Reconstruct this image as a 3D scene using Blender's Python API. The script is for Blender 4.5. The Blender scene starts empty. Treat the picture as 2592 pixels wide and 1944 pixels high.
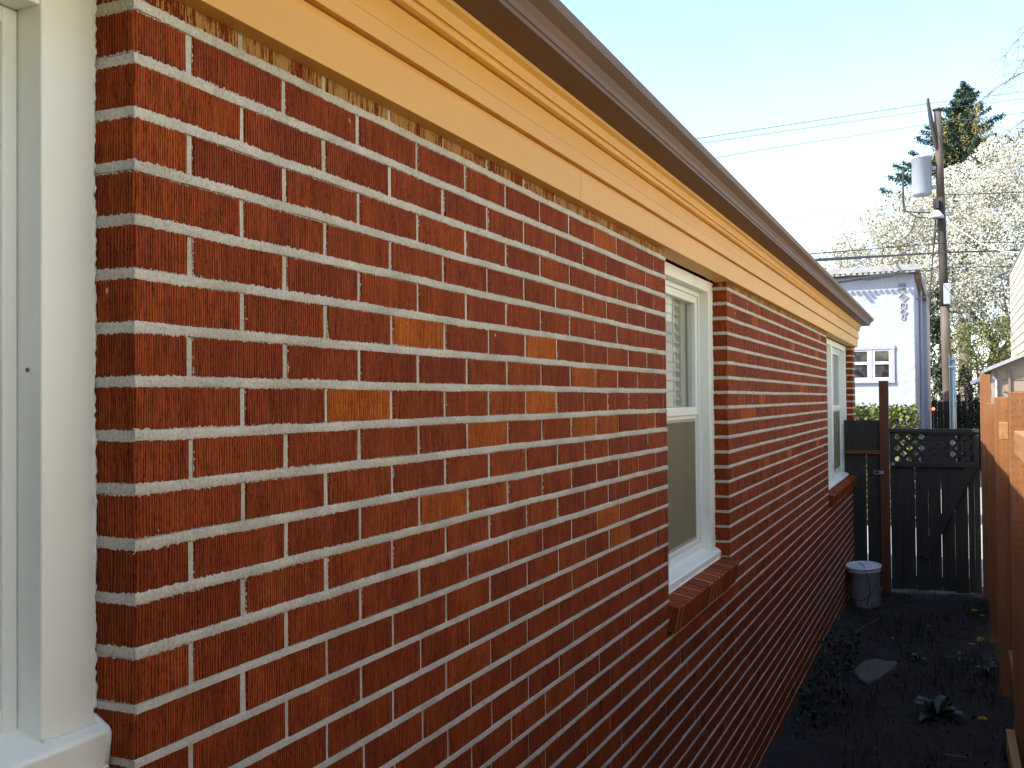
import bpy, math, random
import numpy as np
from mathutils import Vector, Matrix

sc = bpy.context.scene
C = sc.collection
R = math.radians
random.seed(7)
rng = np.random.default_rng(11)

# ------------------------------------------------------------------ camera
cam_data = bpy.data.cameras.new("camera")
cam = bpy.data.objects.new("camera", cam_data)
C.objects.link(cam)
sc.camera = cam
cam_data.sensor_width = 36.0
cam_data.lens = 36.0 * 2453.5 / 2592.0
cam_data.clip_start = 0.05
cam_data.clip_end = 3000.0
YAW, PITCH, ROLL = 0.42477641, 0.0170868, -0.00903052
_f = Vector((-math.sin(YAW) * math.cos(PITCH), math.cos(YAW) * math.cos(PITCH), math.sin(PITCH)))
_r0 = Vector((math.cos(YAW), math.sin(YAW), 0))
_u0 = _r0.cross(_f)
_r = _r0 * math.cos(ROLL) + _u0 * math.sin(ROLL)
_u = -_r0 * math.sin(ROLL) + _u0 * math.cos(ROLL)
M4 = Matrix((( _r.x, _u.x, -_f.x, 0.9228), (_r.y, _u.y, -_f.y, 0.0), (_r.z, _u.z, -_f.z, 0.0), (0, 0, 0, 1)))
cam.matrix_world = M4

# ------------------------------------------------------------------ sky, sun, exposure
SUN_H = Vector((-0.75, -0.66, 0)).normalized()      # horizontal direction towards the sun
SUN_EL = R(43.6)
world = bpy.data.worlds.new("World")
sc.world = world
world.use_nodes = True
wn = world.node_tree
wn.nodes.clear()
sky = wn.nodes.new("ShaderNodeTexSky")
sky.sky_type = 'NISHITA'
sky.sun_disc = False
sky.sun_elevation = SUN_EL
sky.sun_rotation = math.atan2(SUN_H.x, SUN_H.y)
sky.air_density = 1.0
sky.dust_density = 0.9
sky.ozone_density = 1.6
bg = wn.nodes.new("ShaderNodeBackground")
bg.inputs['Strength'].default_value = 0.15
wo = wn.nodes.new("ShaderNodeOutputWorld")
wn.links.new(sky.outputs[0], bg.inputs[0])
wn.links.new(bg.outputs[0], wo.inputs[0])
sun_d = bpy.data.lights.new("sun", 'SUN')
sun_d.energy = 3.5
sun_d.angle = R(0.5)
sun_d.color = (1.0, 0.95, 0.87)
sun = bpy.data.objects.new("sun", sun_d)
C.objects.link(sun)
S = Vector((SUN_H.x * math.cos(SUN_EL), SUN_H.y * math.cos(SUN_EL), math.sin(SUN_EL)))
sun.rotation_euler = S.to_track_quat('Z', 'Y').to_euler()
sc.view_settings.view_transform = 'Standard'
sc.view_settings.look = 'None'
sc.view_settings.exposure = 1.75
sc.view_settings.gamma = 1.0
sc.cycles.use_denoising = True
sc.cycles.diffuse_bounces = 4
sc.cycles.max_bounces = 12
sc.cycles.transparent_max_bounces = 16

# ------------------------------------------------------------------ materials
def new_mat(name):
    m = bpy.data.materials.new(name)
    m.use_nodes = True
    nt = m.node_tree
    b = nt.nodes["Principled BSDF"]
    return m, nt, b

def N(nt, kind, **kw):
    n = nt.nodes.new(kind)
    for k, v in kw.items():
        setattr(n, k, v)
    return n

def L(nt, a, b):
    nt.links.new(a, b)

def math_node(nt, op, a, b=None, clamp=False):
    n = N(nt, "ShaderNodeMath", operation=op)
    n.use_clamp = clamp
    for i, v in enumerate((a, b)):
        if v is None:
            continue
        if isinstance(v, (int, float)):
            n.inputs[i].default_value = v
        else:
            L(nt, v, n.inputs[i])
    return n.outputs[0]

def mix_rgb(nt, fac, a, b, blend='MIX'):
    n = N(nt, "ShaderNodeMix", data_type='RGBA', blend_type=blend)
    if isinstance(fac, (int, float)):
        n.inputs[0].default_value = fac
    else:
        L(nt, fac, n.inputs[0])
    for i, v in ((6, a), (7, b)):
        if isinstance(v, tuple):
            n.inputs[i].default_value = (*v, 1)
        else:
            L(nt, v, n.inputs[i])
    return n.outputs[2]

def ramp(nt, fac, stops):
    n = N(nt, "ShaderNodeValToRGB")
    el = n.color_ramp.elements
    while len(el) > 1:
        el.remove(el[-1])
    el[0].position, el[0].color = stops[0][0], (*stops[0][1], 1)
    for p, c in stops[1:]:
        e = el.new(p)
        e.color = (*c, 1)
    L(nt, fac, n.inputs[0])
    return n.outputs[0]

def noise(nt, vec, scale, detail=3, rough=0.55, dist=0.0):
    n = N(nt, "ShaderNodeTexNoise")
    n.inputs['Scale'].default_value = scale
    n.inputs['Detail'].default_value = detail
    n.inputs['Roughness'].default_value = rough
    n.inputs['Distortion'].default_value = dist
    L(nt, vec, n.inputs['Vector'])
    return n.outputs[0]

def obj_vec(nt, scale=(1, 1, 1)):
    tc = N(nt, "ShaderNodeTexCoord")
    mp = N(nt, "ShaderNodeMapping")
    mp.inputs['Scale'].default_value = scale
    L(nt, tc.outputs['Object'], mp.inputs[0])
    return mp.outputs[0]

def bump(nt, b, h, strength, dist):
    n = N(nt, "ShaderNodeBump")
    n.inputs['Strength'].default_value = strength
    n.inputs['Distance'].default_value = dist
    L(nt, h, n.inputs['Height'])
    L(nt, n.outputs[0], b.inputs['Normal'])

def plain(name, col, rough=0.6, var=0.12, scale=6.0, bump_s=0.0, bump_scale=60.0, metal=0.0, stretch=(1, 1, 1), dirt=None, bdist=0.002):
    m, nt, b = new_mat(name)
    v = obj_vec(nt, stretch)
    n1 = noise(nt, v, scale, 5)
    lo = tuple(c * (1 - var) for c in col)
    hi = tuple(min(1, c * (1 + var)) for c in col)
    c = ramp(nt, n1, [(0.3, lo), (0.7, hi)])
    if dirt:
        n2 = noise(nt, v, dirt[1], 6, 0.7)
        f = ramp(nt, n2, [(dirt[2], (0, 0, 0)), (dirt[2] + 0.12, (1, 1, 1))])
        c = mix_rgb(nt, math_node(nt, 'MULTIPLY', f, dirt[3]), c, dirt[0])
    L(nt, c, b.inputs['Base Color'])
    b.inputs['Roughness'].default_value = rough
    b.inputs['Metallic'].default_value = metal
    if bump_s:
        bump(nt, b, noise(nt, v, bump_scale, 4), bump_s, bdist)
    return m

def brick_material():
    m, nt, b = new_mat("scored_red_brick")
    at = N(nt, "ShaderNodeAttribute", attribute_name="tint")
    sep = N(nt, "ShaderNodeSeparateColor")
    L(nt, at.outputs['Color'], sep.inputs[0])
    tone, seed, thick = sep.outputs[0], sep.outputs[1], sep.outputs[2]
    u1 = N(nt, "ShaderNodeUVMap", uv_map="near_edges")
    u2 = N(nt, "ShaderNodeUVMap", uv_map="far_edges")
    s1 = N(nt, "ShaderNodeSeparateXYZ"); L(nt, u1.outputs[0], s1.inputs[0])
    s2 = N(nt, "ShaderNodeSeparateXYZ"); L(nt, u2.outputs[0], s2.inputs[0])
    dv = math_node(nt, 'MINIMUM', s1.outputs[1], s2.outputs[1])
    du = math_node(nt, 'ADD', math_node(nt, 'MINIMUM', s1.outputs[0], s2.outputs[0]), 0.0015)
    d = math_node(nt, 'MINIMUM', du, dv)
    base = ramp(nt, tone, [(0.0, (0.190, 0.034, 0.006)), (0.35, (0.235, 0.043, 0.0065)), (0.65, (0.27, 0.051, 0.007)),
                           (0.88, (0.31, 0.065, 0.008)), (1.0, (0.44, 0.105, 0.010))])
    # scored texture: coordinates in metres on the brick face
    cb = N(nt, "ShaderNodeCombineXYZ")
    L(nt, math_node(nt, 'MULTIPLY', s1.outputs[0], 1.0), cb.inputs[0])
    L(nt, math_node(nt, 'MULTIPLY', s1.outputs[1], 0.085), cb.inputs[1])
    L(nt, math_node(nt, 'MULTIPLY', seed, 50.0), cb.inputs[2])
    score = noise(nt, cb.outputs[0], 230.0, 4, 0.72, 0.3)
    cb2 = N(nt, "ShaderNodeCombineXYZ")
    L(nt, s1.outputs[0], cb2.inputs[0])
    L(nt, math_node(nt, 'MULTIPLY', s1.outputs[1], 0.35), cb2.inputs[1])
    L(nt, math_node(nt, 'MULTIPLY', seed, 50.0), cb2.inputs[2])
    pits = noise(nt, cb2.outputs[0], 300.0, 4, 0.75)
    blot = noise(nt, cb2.outputs[0], 14.0, 4, 0.6)
    # combed ridges about 4.6 mm apart, wandering a little, broken by dark pits
    wn_ = noise(nt, cb.outputs[0], 30.0, 2, 0.5)
    ph = math_node(nt, 'ADD', math_node(nt, 'MULTIPLY', s1.outputs[0], math_node(nt, 'ADD', 1150.0, math_node(nt, 'MULTIPLY', seed, 420.0))), math_node(nt, 'MULTIPLY', wn_, 16.0))
    comb = math_node(nt, 'ADD', math_node(nt, 'MULTIPLY', math_node(nt, 'SINE', ph), 0.5), 0.5)
    comb = math_node(nt, 'ADD', math_node(nt, 'MULTIPLY', comb, math_node(nt, 'ADD', 0.45, math_node(nt, 'MULTIPLY', blot, 0.5))), math_node(nt, 'MULTIPLY', math_node(nt, 'SUBTRACT', score, 0.5), 2.2))
    sc_m = ramp(nt, comb, [(0.0, (0.62, 0.54, 0.5)), (0.35, (0.85, 0.82, 0.8)), (0.6, (1.1, 1.12, 1.12)), (0.9, (1.42, 1.6, 1.8))])
    deep = math_node(nt, 'ADD', pits, math_node(nt, 'MULTIPLY', comb, 0.16))
    pt_m = ramp(nt, deep, [(0.41, (0.26, 0.22, 0.20)), (0.50, (0.85, 0.83, 0.83)), (0.62, (1.08, 1.08, 1.08))])
    bl_m = ramp(nt, blot, [(0.3, (0.80, 0.76, 0.74)), (0.55, (1.0, 1.0, 1.0)), (0.75, (1.15, 1.2, 1.2))])
    sm = math_node(nt, 'MULTIPLY', math_node(nt, 'SUBTRACT', 1.0, math_node(nt, 'MULTIPLY', blot, 0.2)), 1.0)
    c = mix_rgb(nt, 1.0, base, sc_m, 'MULTIPLY')
    c = mix_rgb(nt, sm, c, pt_m, 'MULTIPLY')
    c = mix_rgb(nt, 1.0, c, bl_m, 'MULTIPLY')
    # mortar smeared over the brick's edges
    ob = obj_vec(nt)
    rag = noise(nt, ob, 210.0, 3, 0.6)
    rag2 = noise(nt, ob, 9.0, 2, 0.5)
    over_flag = math_node(nt, 'GREATER_THAN', thick, 1.5)
    thick = math_node(nt, 'MINIMUM', thick, 1.0)
    thr = math_node(nt, 'ADD', 0.0002, math_node(nt, 'MULTIPLY', thick, 0.0010))
    wob = math_node(nt, 'MULTIPLY', math_node(nt, 'SUBTRACT', rag, 0.50), 0.009)
    wob2 = math_node(nt, 'MULTIPLY', math_node(nt, 'SUBTRACT', rag2, 0.5), 0.004)
    lim = math_node(nt, 'ADD', math_node(nt, 'ADD', thr, math_node(nt, 'MULTIPLY', wob, math_node(nt, 'ADD', 0.25, thick))), wob2)
    near = math_node(nt, 'LESS_THAN', d, lim)
    # stray specks of mortar and lime on the faces
    spk = noise(nt, obj_vec(nt, (1, 1, 0.6)), 75.0, 2, 0.5)
    spm = math_node(nt, 'GREATER_THAN', spk, 0.775)
    smear = math_node(nt, 'MAXIMUM', near, spm)
    mort = ramp(nt, rag, [(0.3, (0.40, 0.375, 0.29)), (0.7, (0.56, 0.53, 0.43))])
    ov = math_node(nt, 'MULTIPLY', over_flag, math_node(nt, 'GREATER_THAN', math_node(nt, 'ADD', score, math_node(nt, 'MULTIPLY', blot, 0.6)), 0.80))
    c = mix_rgb(nt, math_node(nt, 'MULTIPLY', ov, 0.75), c, (0.42, 0.27, 0.09))
    c = mix_rgb(nt, smear, c, mort)
    L(nt, c, b.inputs['Base Color'])
    b.inputs['Roughness'].default_value = 0.8
    b.inputs['Specular IOR Level'].default_value = 0.12
    h = math_node(nt, 'ADD', math_node(nt, 'MULTIPLY', comb, 0.5), math_node(nt, 'MULTIPLY', pits, 0.9))
    h = math_node(nt, 'ADD', h, math_node(nt, 'MULTIPLY', smear, 0.4))
    bump(nt, b, h, 0.6, 0.0022)
    return m

def mortar_material():
    m, nt, b = new_mat("pale_lime_mortar")
    v = obj_vec(nt)
    n1 = noise(nt, v, 230.0, 3, 0.6)
    n2 = noise(nt, v, 7.0, 5, 0.7)
    c = ramp(nt, n1, [(0.25, (0.32, 0.295, 0.22)), (0.45, (0.50, 0.465, 0.36)), (0.75, (0.64, 0.60, 0.48))])
    c2 = ramp(nt, n2, [(0.3, (0.70, 0.69, 0.66)), (0.62, (1.05, 1.05, 1.05))])
    L(nt, mix_rgb(nt, 1.0, c, c2, 'MULTIPLY'), b.inputs['Base Color'])
    b.inputs['Roughness'].default_value = 0.9
    bump(nt, b, n1, 0.45, 0.0012)
    return m

def wood_material(name, col, dark, axis='Z', scale=1.0, incised=False, rough=0.75, knots=True):
    m, nt, b = new_mat(name)
    st = {'Z': (14, 14, 0.7), 'Y': (14, 0.7, 14), 'X': (0.7, 14, 14)}[axis]
    v = obj_vec(nt, st)
    g = noise(nt, v, 2.2 * scale, 6, 0.65, 0.6)
    c = ramp(nt, g, [(0.25, dark), (0.5, col), (0.75, tuple(min(1, x * 1.25) for x in col))])
    big = noise(nt, obj_vec(nt), 2.0, 3)
    c = mix_rgb(nt, 1.0, c, ramp(nt, big, [(0.3, (0.75, 0.72, 0.7)), (0.7, (1.12, 1.12, 1.12))]), 'MULTIPLY')
    h = g
    if incised:
        vo = N(nt, "ShaderNodeTexVoronoi")
        vo.inputs['Scale'].default_value = 1.0
        vo.inputs['Randomness'].default_value = 0.35
        L(nt, obj_vec(nt, (85, 85, 26)), vo.inputs['Vector'])
        cut = math_node(nt, 'LESS_THAN', vo.outputs['Distance'], 0.20)
        c = mix_rgb(nt, math_node(nt, 'MULTIPLY', cut, 0.65), c, tuple(x * 0.3 for x in col))
        h = math_node(nt, 'SUBTRACT', g, math_node(nt, 'MULTIPLY', cut, 0.5))
    L(nt, c, b.inputs['Base Color'])
    b.inputs['Roughness'].default_value = rough
    bump(nt, b, h, 0.4, 0.003)
    return m

def tint_material(name, rough=0.7, trans=0.0):
    m, nt, b = new_mat(name)
    at = N(nt, "ShaderNodeAttribute", attribute_name="tint")
    L(nt, at.outputs['Color'], b.inputs['Base Color'])
    b.inputs['Roughness'].default_value = rough
    if trans:
        tr = N(nt, "ShaderNodeBsdfTranslucent")
        L(nt, at.outputs['Color'], tr.inputs[0])
        mx = N(nt, "ShaderNodeMixShader")
        mx.inputs[0].default_value = trans
        L(nt, b.outputs[0], mx.inputs[1]); L(nt, tr.outputs[0], mx.inputs[2])
        L(nt, mx.outputs[0], nt.nodes["Material Output"].inputs[0])
    return m

def glass_material(name, tint=(0.9, 0.93, 0.92), refl=0.08):
    m, nt, b = new_mat(name)
    t = N(nt, "ShaderNodeBsdfTransparent"); t.inputs[0].default_value = (*tint, 1)
    g = N(nt, "ShaderNodeBsdfGlossy"); g.inputs['Roughness'].default_value = 0.015
    fr = N(nt, "ShaderNodeFresnel"); fr.inputs[0].default_value = 1.5
    mx = N(nt, "ShaderNodeMixShader")
    geo = N(nt, "ShaderNodeNewGeometry")
    L(nt, math_node(nt, 'MULTIPLY', math_node(nt, 'ADD', fr.outputs[0], refl, True), math_node(nt, 'SUBTRACT', 1.0, geo.outputs['Backfacing'])), mx.inputs[0])
    L(nt, t.outputs[0], mx.inputs[1]); L(nt, g.outputs[0], mx.inputs[2])
    L(nt, mx.outputs[0], nt.nodes["Material Output"].inputs[0])
    return m

M = {}
M['brick'] = brick_material()
M['mortar'] = mortar_material()
M['casing'] = plain("old_white_paint", (0.83, 0.845, 0.73), 0.42, 0.04, 3, 0.12, 25, dirt=((0.42, 0.38, 0.30), 9, 0.60, 0.4))
M['vinyl'] = plain("white_vinyl", (0.78, 0.80, 0.72), 0.35, 0.02, 3)
M['caulk'] = plain("white_caulk", (0.76, 0.76, 0.68), 0.6, 0.1, 60, 0.5, 120, dirt=((0.12, 0.10, 0.07), 60, 0.62, 0.9))
M['yellow'] = plain("ochre_yellow_paint", (0.66, 0.33, 0.050), 0.5, 0.05, 2.5, 0.12, 30, dirt=((0.30, 0.15, 0.05), 14, 0.68, 0.45))
M['gutter'] = plain("brown_gutter_metal", (0.125, 0.068, 0.042), 0.62, 0.08, 3, 0.05, 12)
M['roofing'] = plain("grey_shingle", (0.12, 0.11, 0.10), 0.9, 0.3, 20, 0.4, 80)
M['dark_roof'] = plain('dark_shingle', (0.045, 0.042, 0.04), 0.9, 0.3, 20, 0.4, 80)
M['glass'] = glass_material("window_glass", (0.9, 0.93, 0.92), 0.0)
M['dark_glass'] = glass_material("far_window_glass", (0.5, 0.55, 0.6), 0.05)
M['blind'] = plain("white_blind_slat", (0.82, 0.81, 0.76), 0.6, 0.05)
M['curtain'] = plain("beige_curtain_cloth", (0.66, 0.63, 0.52), 0.85, 0.12, 8, 0.3, 200, stretch=(1, 6, 0.4))
_m, _nt, _b = new_mat("insect_screen_mesh")
_t = N(_nt, "ShaderNodeBsdfTransparent"); _d = N(_nt, "ShaderNodeBsdfDiffuse"); _x = N(_nt, "ShaderNodeMixShader")
_d.inputs[0].default_value = (0.27, 0.24, 0.15, 1); _x.inputs[0].default_value = 0.6
L(_nt, _t.outputs[0], _x.inputs[1]); L(_nt, _d.outputs[0], _x.inputs[2]); L(_nt, _x.outputs[0], _nt.nodes["Material Output"].inputs[0])
M['screen'] = _m
M['screen_frame'] = plain('beige_screen_frame', (0.36, 0.34, 0.25), 0.5, 0.05)
M['interior'] = plain("dim_room_plaster", (0.16, 0.14, 0.11), 0.9)
M['stucco'] = plain("pale_lilac_stucco", (0.315, 0.33, 0.38), 0.9, 0.05, 1.6, 0.9, 5.0, bdist=0.03)
M['stucco_trim'] = plain("grey_lilac_trim_paint", (0.28, 0.28, 0.32), 0.7, 0.05)
M['white_trim'] = plain("white_trim_paint", (0.48, 0.49, 0.50), 0.6, 0.04)
M['vent'] = plain("grey_vent_grille", (0.13, 0.13, 0.14), 0.7, 0.2, 30)
M['tile'] = plain("pale_roof_tile", (0.27, 0.265, 0.25), 0.85, 0.25, 9, 0.3, 20)
M['darkwood'] = wood_material("weathered_dark_plank", (0.027, 0.021, 0.016), (0.010, 0.008, 0.006))
M['darkwood_h'] = wood_material("weathered_dark_rail", (0.023, 0.019, 0.016), (0.010, 0.008, 0.007), 'X')
M['treated'] = wood_material("treated_incised_lumber", (0.200, 0.080, 0.022), (0.135, 0.052, 0.014), 'Z', 1, True)
M['treated_y'] = wood_material("treated_rail_lumber", (0.30, 0.155, 0.055), (0.19, 0.085, 0.028), 'Y')
M['brownpost'] = wood_material("brown_stained_post", (0.095, 0.026, 0.007), (0.05, 0.013, 0.005))
M['brownrail'] = wood_material("brown_stained_rail", (0.15, 0.045, 0.012), (0.08, 0.022, 0.008), 'X')
M['polewood'] = wood_material("weathered_pole_wood", (0.095, 0.072, 0.053), (0.030, 0.022, 0.016), 'Z', 0.5)
M['pole_dark'] = wood_material("tarred_pole_wood", (0.032, 0.022, 0.018), (0.012, 0.009, 0.008), 'Z', 0.5)
M['steel'] = plain("painted_grey_steel", (0.27, 0.29, 0.33), 0.4, 0.05, 4)
M['galv'] = plain("galvanised_steel", (0.45, 0.50, 0.50), 0.35, 0.15, 12, metal=0.6)
M['cable'] = plain("black_cable", (0.02, 0.02, 0.022), 0.6)
M['cable_grey'] = plain("weathered_grey_cable", (0.35, 0.36, 0.38), 0.6)
M['cable_far'] = plain("thin_bare_wire", (0.10, 0.12, 0.15), 0.5)
M['bucket'] = plain("dirty_white_plastic", (0.40, 0.41, 0.40), 0.5, 0.10, 4, 0.05, 30, dirt=((0.05, 0.048, 0.042), 5, 0.60, 0.6))
M['lid'] = plain('pale_plastic_lid', (0.62, 0.62, 0.66), 0.4, 0.05)
M['wire'] = plain("dark_wire", (0.02, 0.02, 0.02), 0.5)
M['concrete'] = plain("grey_concrete", (0.075, 0.07, 0.062), 0.9, 0.2, 10, 0.6, 60)
M['leaf'] = tint_material("leaf_blades", 0.6, 0.25)
M['leafglossy'] = tint_material("weed_leaf", 0.45, 0.2)
M['petal'] = tint_material("petal", 0.6, 0.35)
M['bark'] = plain("grey_brown_bark", (0.13, 0.10, 0.08), 0.9, 0.3, 12, 0.6, 30, stretch=(1, 1, 0.2))
M['siding'] = plain("cream_siding_paint", (0.78, 0.76, 0.60), 0.7, 0.04)
M['garage'] = plain("tan_siding_paint", (0.25, 0.185, 0.13), 0.8, 0.08)
M['brown_trim'] = plain("brown_trim_paint", (0.16, 0.11, 0.085), 0.7, 0.1)
M['awning'] = plain("slate_blue_sheet_metal", (0.15, 0.18, 0.22), 0.4, 0.15, 6, metal=0.2)
M['redlens'] = None
_m, _nt, _b = new_mat("red_lamp_lens")
_b.inputs['Base Color'].default_value = (0.8, 0.05, 0.02, 1)
_b.inputs['Emission Color'].default_value = (1.0, 0.12, 0.05, 1)
_b.inputs['Emission Strength'].default_value = 2.0
M['redlens'] = _m

# water in the bucket
_m, _nt, _b = new_mat("still_water")
_b.inputs['Base Color'].default_value = (0.05, 0.055, 0.06, 1)
_b.inputs['Roughness'].default_value = 0.03
_b.inputs['Specular IOR Level'].default_value = 0.9
_b.inputs['Metallic'].default_value = 0.0
M['water'] = _m

# yard soil
_m, _nt, _b = new_mat("damp_soil_and_gravel")
_v = obj_vec(_nt)
_n1 = noise(_nt, _v, 14, 8, 0.7)
_n2 = noise(_nt, _v, 1.1, 4)
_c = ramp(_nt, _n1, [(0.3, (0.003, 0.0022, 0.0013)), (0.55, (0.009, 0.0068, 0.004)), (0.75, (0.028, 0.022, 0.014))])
_sx = N(_nt, "ShaderNodeSeparateXYZ"); L(_nt, _v, _sx.inputs[0])
_alley = math_node(_nt, 'GREATER_THAN', math_node(_nt, 'ADD', _sx.outputs[1], math_node(_nt, 'MULTIPLY', _n2, 1.0)), 11.6)
_gr = ramp(_nt, _n1, [(0.3, (0.16, 0.15, 0.13)), (0.7, (0.42, 0.40, 0.35))])
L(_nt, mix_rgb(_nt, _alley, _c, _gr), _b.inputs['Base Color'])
_b.inputs['Roughness'].default_value = 0.95
bump(_nt, _b, _n1, 0.8, 0.02)
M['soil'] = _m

# ------------------------------------------------------------------ mesh helpers
class MB:
    def __init__(s):
        s.v = []; s.f = []; s.mi = []; s.n = 0
    def add(s, vs, fs, mi=0):
        o = s.n
        s.v.extend(vs); s.n += len(vs)
        for f in fs:
            s.f.append(tuple(i + o for i in f)); s.mi.append(mi)
    def box(s, x0, x1, y0, y1, z0, z1, mi=0, m=None):
        vs = [(x0, y0, z0), (x1, y0, z0), (x1, y1, z0), (x0, y1, z0), (x0, y0, z1), (x1, y0, z1), (x1, y1, z1), (x0, y1, z1)]
        if m is not None:
            vs = [tuple(m @ Vector(v)) for v in vs]
        s.add(vs, [(0, 3, 2, 1), (4, 5, 6, 7), (0, 1, 5, 4), (1, 2, 6, 5), (2, 3, 7, 6), (3, 0, 4, 7)], mi)
    def prism_y(s, prof, y0, y1, mi=0):
        """profile of (x,z) points (counter-clockwise seen from -Y) extruded along Y"""
        n = len(prof)
        vs = [(p[0], y0, p[1]) for p in prof] + [(p[0], y1, p[1]) for p in prof]
        fs = [(i, (i + 1) % n, (i + 1) % n + n, i + n) for i in range(n)]
        fs = [(a, d, c, b) for a, b, c, d in fs]
        fs += [tuple(range(n)), tuple(range(2 * n - 1, n - 1, -1))]
        s.add(vs, fs, mi)
    def prism_x(s, prof, x0, x1, mi=0):
        n = len(prof)
        vs = [(x0, p[0], p[1]) for p in prof] + [(x1, p[0], p[1]) for p in prof]
        fs = [(i, (i + 1) % n, (i + 1) % n + n, i + n) for i in range(n)]
        fs += [tuple(range(n - 1, -1, -1)), tuple(range(n, 2 * n))]
        s.add(vs, fs, mi)
    def tube(s, pts, rad, seg=8, mi=0, cap=True):
        pts = [Vector(p) for p in pts]
        if isinstance(rad, (int, float)):
            rad = [rad] * len(pts)
        rings = []
        up = Vector((0.13, 0.21, 0.97))
        vs = []
        for i, p in enumerate(pts):
            a = pts[max(0, i - 1)]; b = pts[min(len(pts) - 1, i + 1)]
            d = (b - a).normalized()
            x = d.cross(up)
            if x.length < 1e-3:
                x = d.cross(Vector((1, 0, 0)))
            x.normalize(); y = d.cross(x).normalized()
            for k in range(seg):
                t = 2 * math.pi * k / seg
                vs.append(tuple(p + (x * math.cos(t) + y * math.sin(t)) * rad[i]))
        fs = []
        for i in range(len(pts) - 1):
            for k in range(seg):
                a = i * seg + k; b = i * seg + (k + 1) % seg
                fs.append((a, b, b + seg, a + seg))
        if cap:
            fs.append(tuple(range(seg - 1, -1, -1)))
            fs.append(tuple(range((len(pts) - 1) * seg, len(pts) * seg)))
        s.add(vs, fs, mi)
    def lathe(s, prof, cx, cy, seg=24, mi=0, m=None):
        vs = []
        for r_, z in prof:
            for k in range(seg):
                t = 2 * math.pi * k / seg
                v = Vector((cx + r_ * math.cos(t), cy + r_ * math.sin(t), z))
                vs.append(tuple(m @ v) if m is not None else tuple(v))
        fs = []
        for i in range(len(prof) - 1):
            for k in range(seg):
                a = i * seg + k; b = i * seg + (k + 1) % seg
                fs.append((a, b, b + seg, a + seg))
        s.add(vs, fs, mi)
    def build(s, name, mats, parent=None, bevel=0.0, smooth=False, loc=(0, 0, 0)):
        me = bpy.data.meshes.new(name)
        me.from_pydata([(v[0] - loc[0], v[1] - loc[1], v[2] - loc[2]) for v in s.v] if any(loc) else s.v, [], s.f)
        if not isinstance(mats, (list, tuple)):
            mats = [mats]
        for m in mats:
            me.materials.append(m)
        me.polygons.foreach_set("material_index", s.mi)
        if smooth:
            me.polygons.foreach_set("use_smooth", [True] * len(me.polygons))
        me.update()
        o = bpy.data.objects.new(name, me)
        C.objects.link(o)
        if parent is not None:
            o.parent = parent
            o.location = Vector(loc) - world_loc(parent)
        else:
            o.location = loc
        if bevel:
            md = o.modifiers.new("bevel", 'BEVEL')
            md.width = bevel; md.segments = 2; md.limit_method = 'ANGLE'
        return o

def world_loc(o):
    v = Vector(o.location)
    while o.parent is not None:
        o = o.parent
        v += o.location
    return v

def tag(o, label=None, cat=None, group=None, kind=None):
    if label: o['label'] = label
    if cat: o['category'] = cat
    if group: o['group'] = group
    if kind: o['kind'] = kind
    return o

def thing(name, label, cat, loc=(0, 0, 0), group=None):
    o = bpy.data.objects.new(name, None)
    o.empty_display_size = 0.1
    o.location = loc
    C.objects.link(o)
    return tag(o, label, cat, group)

# ------------------------------------------------------------------ numbers of the brick house
CH = 0.0677                       # one course
ZJ0 = 0.502                       # centre of the first bed joint under the eaves
GZ = -1.95                        # yard level
MOD = 0.203                       # brick + head joint
A1 = 0.904                        # right jamb of the near window
W2a, W2b = 3.379, 4.420
W3a, W3b = 8.33, 10.60
END = 10.88
W1a = -0.137
WS = -3.6                         # south end of the wall
zj = lambda k: ZJ0 - k * CH
SILL1, SILL2, SILL3 = 14, 18, 19  # bed joint at the bottom of each opening

house = thing('brick_house', 'red scored-brick house with ochre cornice and brown gutter, filling the left of the view', 'house', (0, 0, GZ))

# ---------------------------------------------------------------- wall of single bricks
bv, bf, buv1, buv2, btint, bmi = [], [], [], [], [], []
def quad(p, uv, ext, tint, mi):
    o = len(bv)
    bv.extend(p)
    bf.append((o, o + 1, o + 2, o + 3))
    bmi.append(mi)
    for q in uv:
        buv1.append(q); buv2.append((ext[0] - q[0], ext[1] - q[1])); btint.append(tint)

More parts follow.
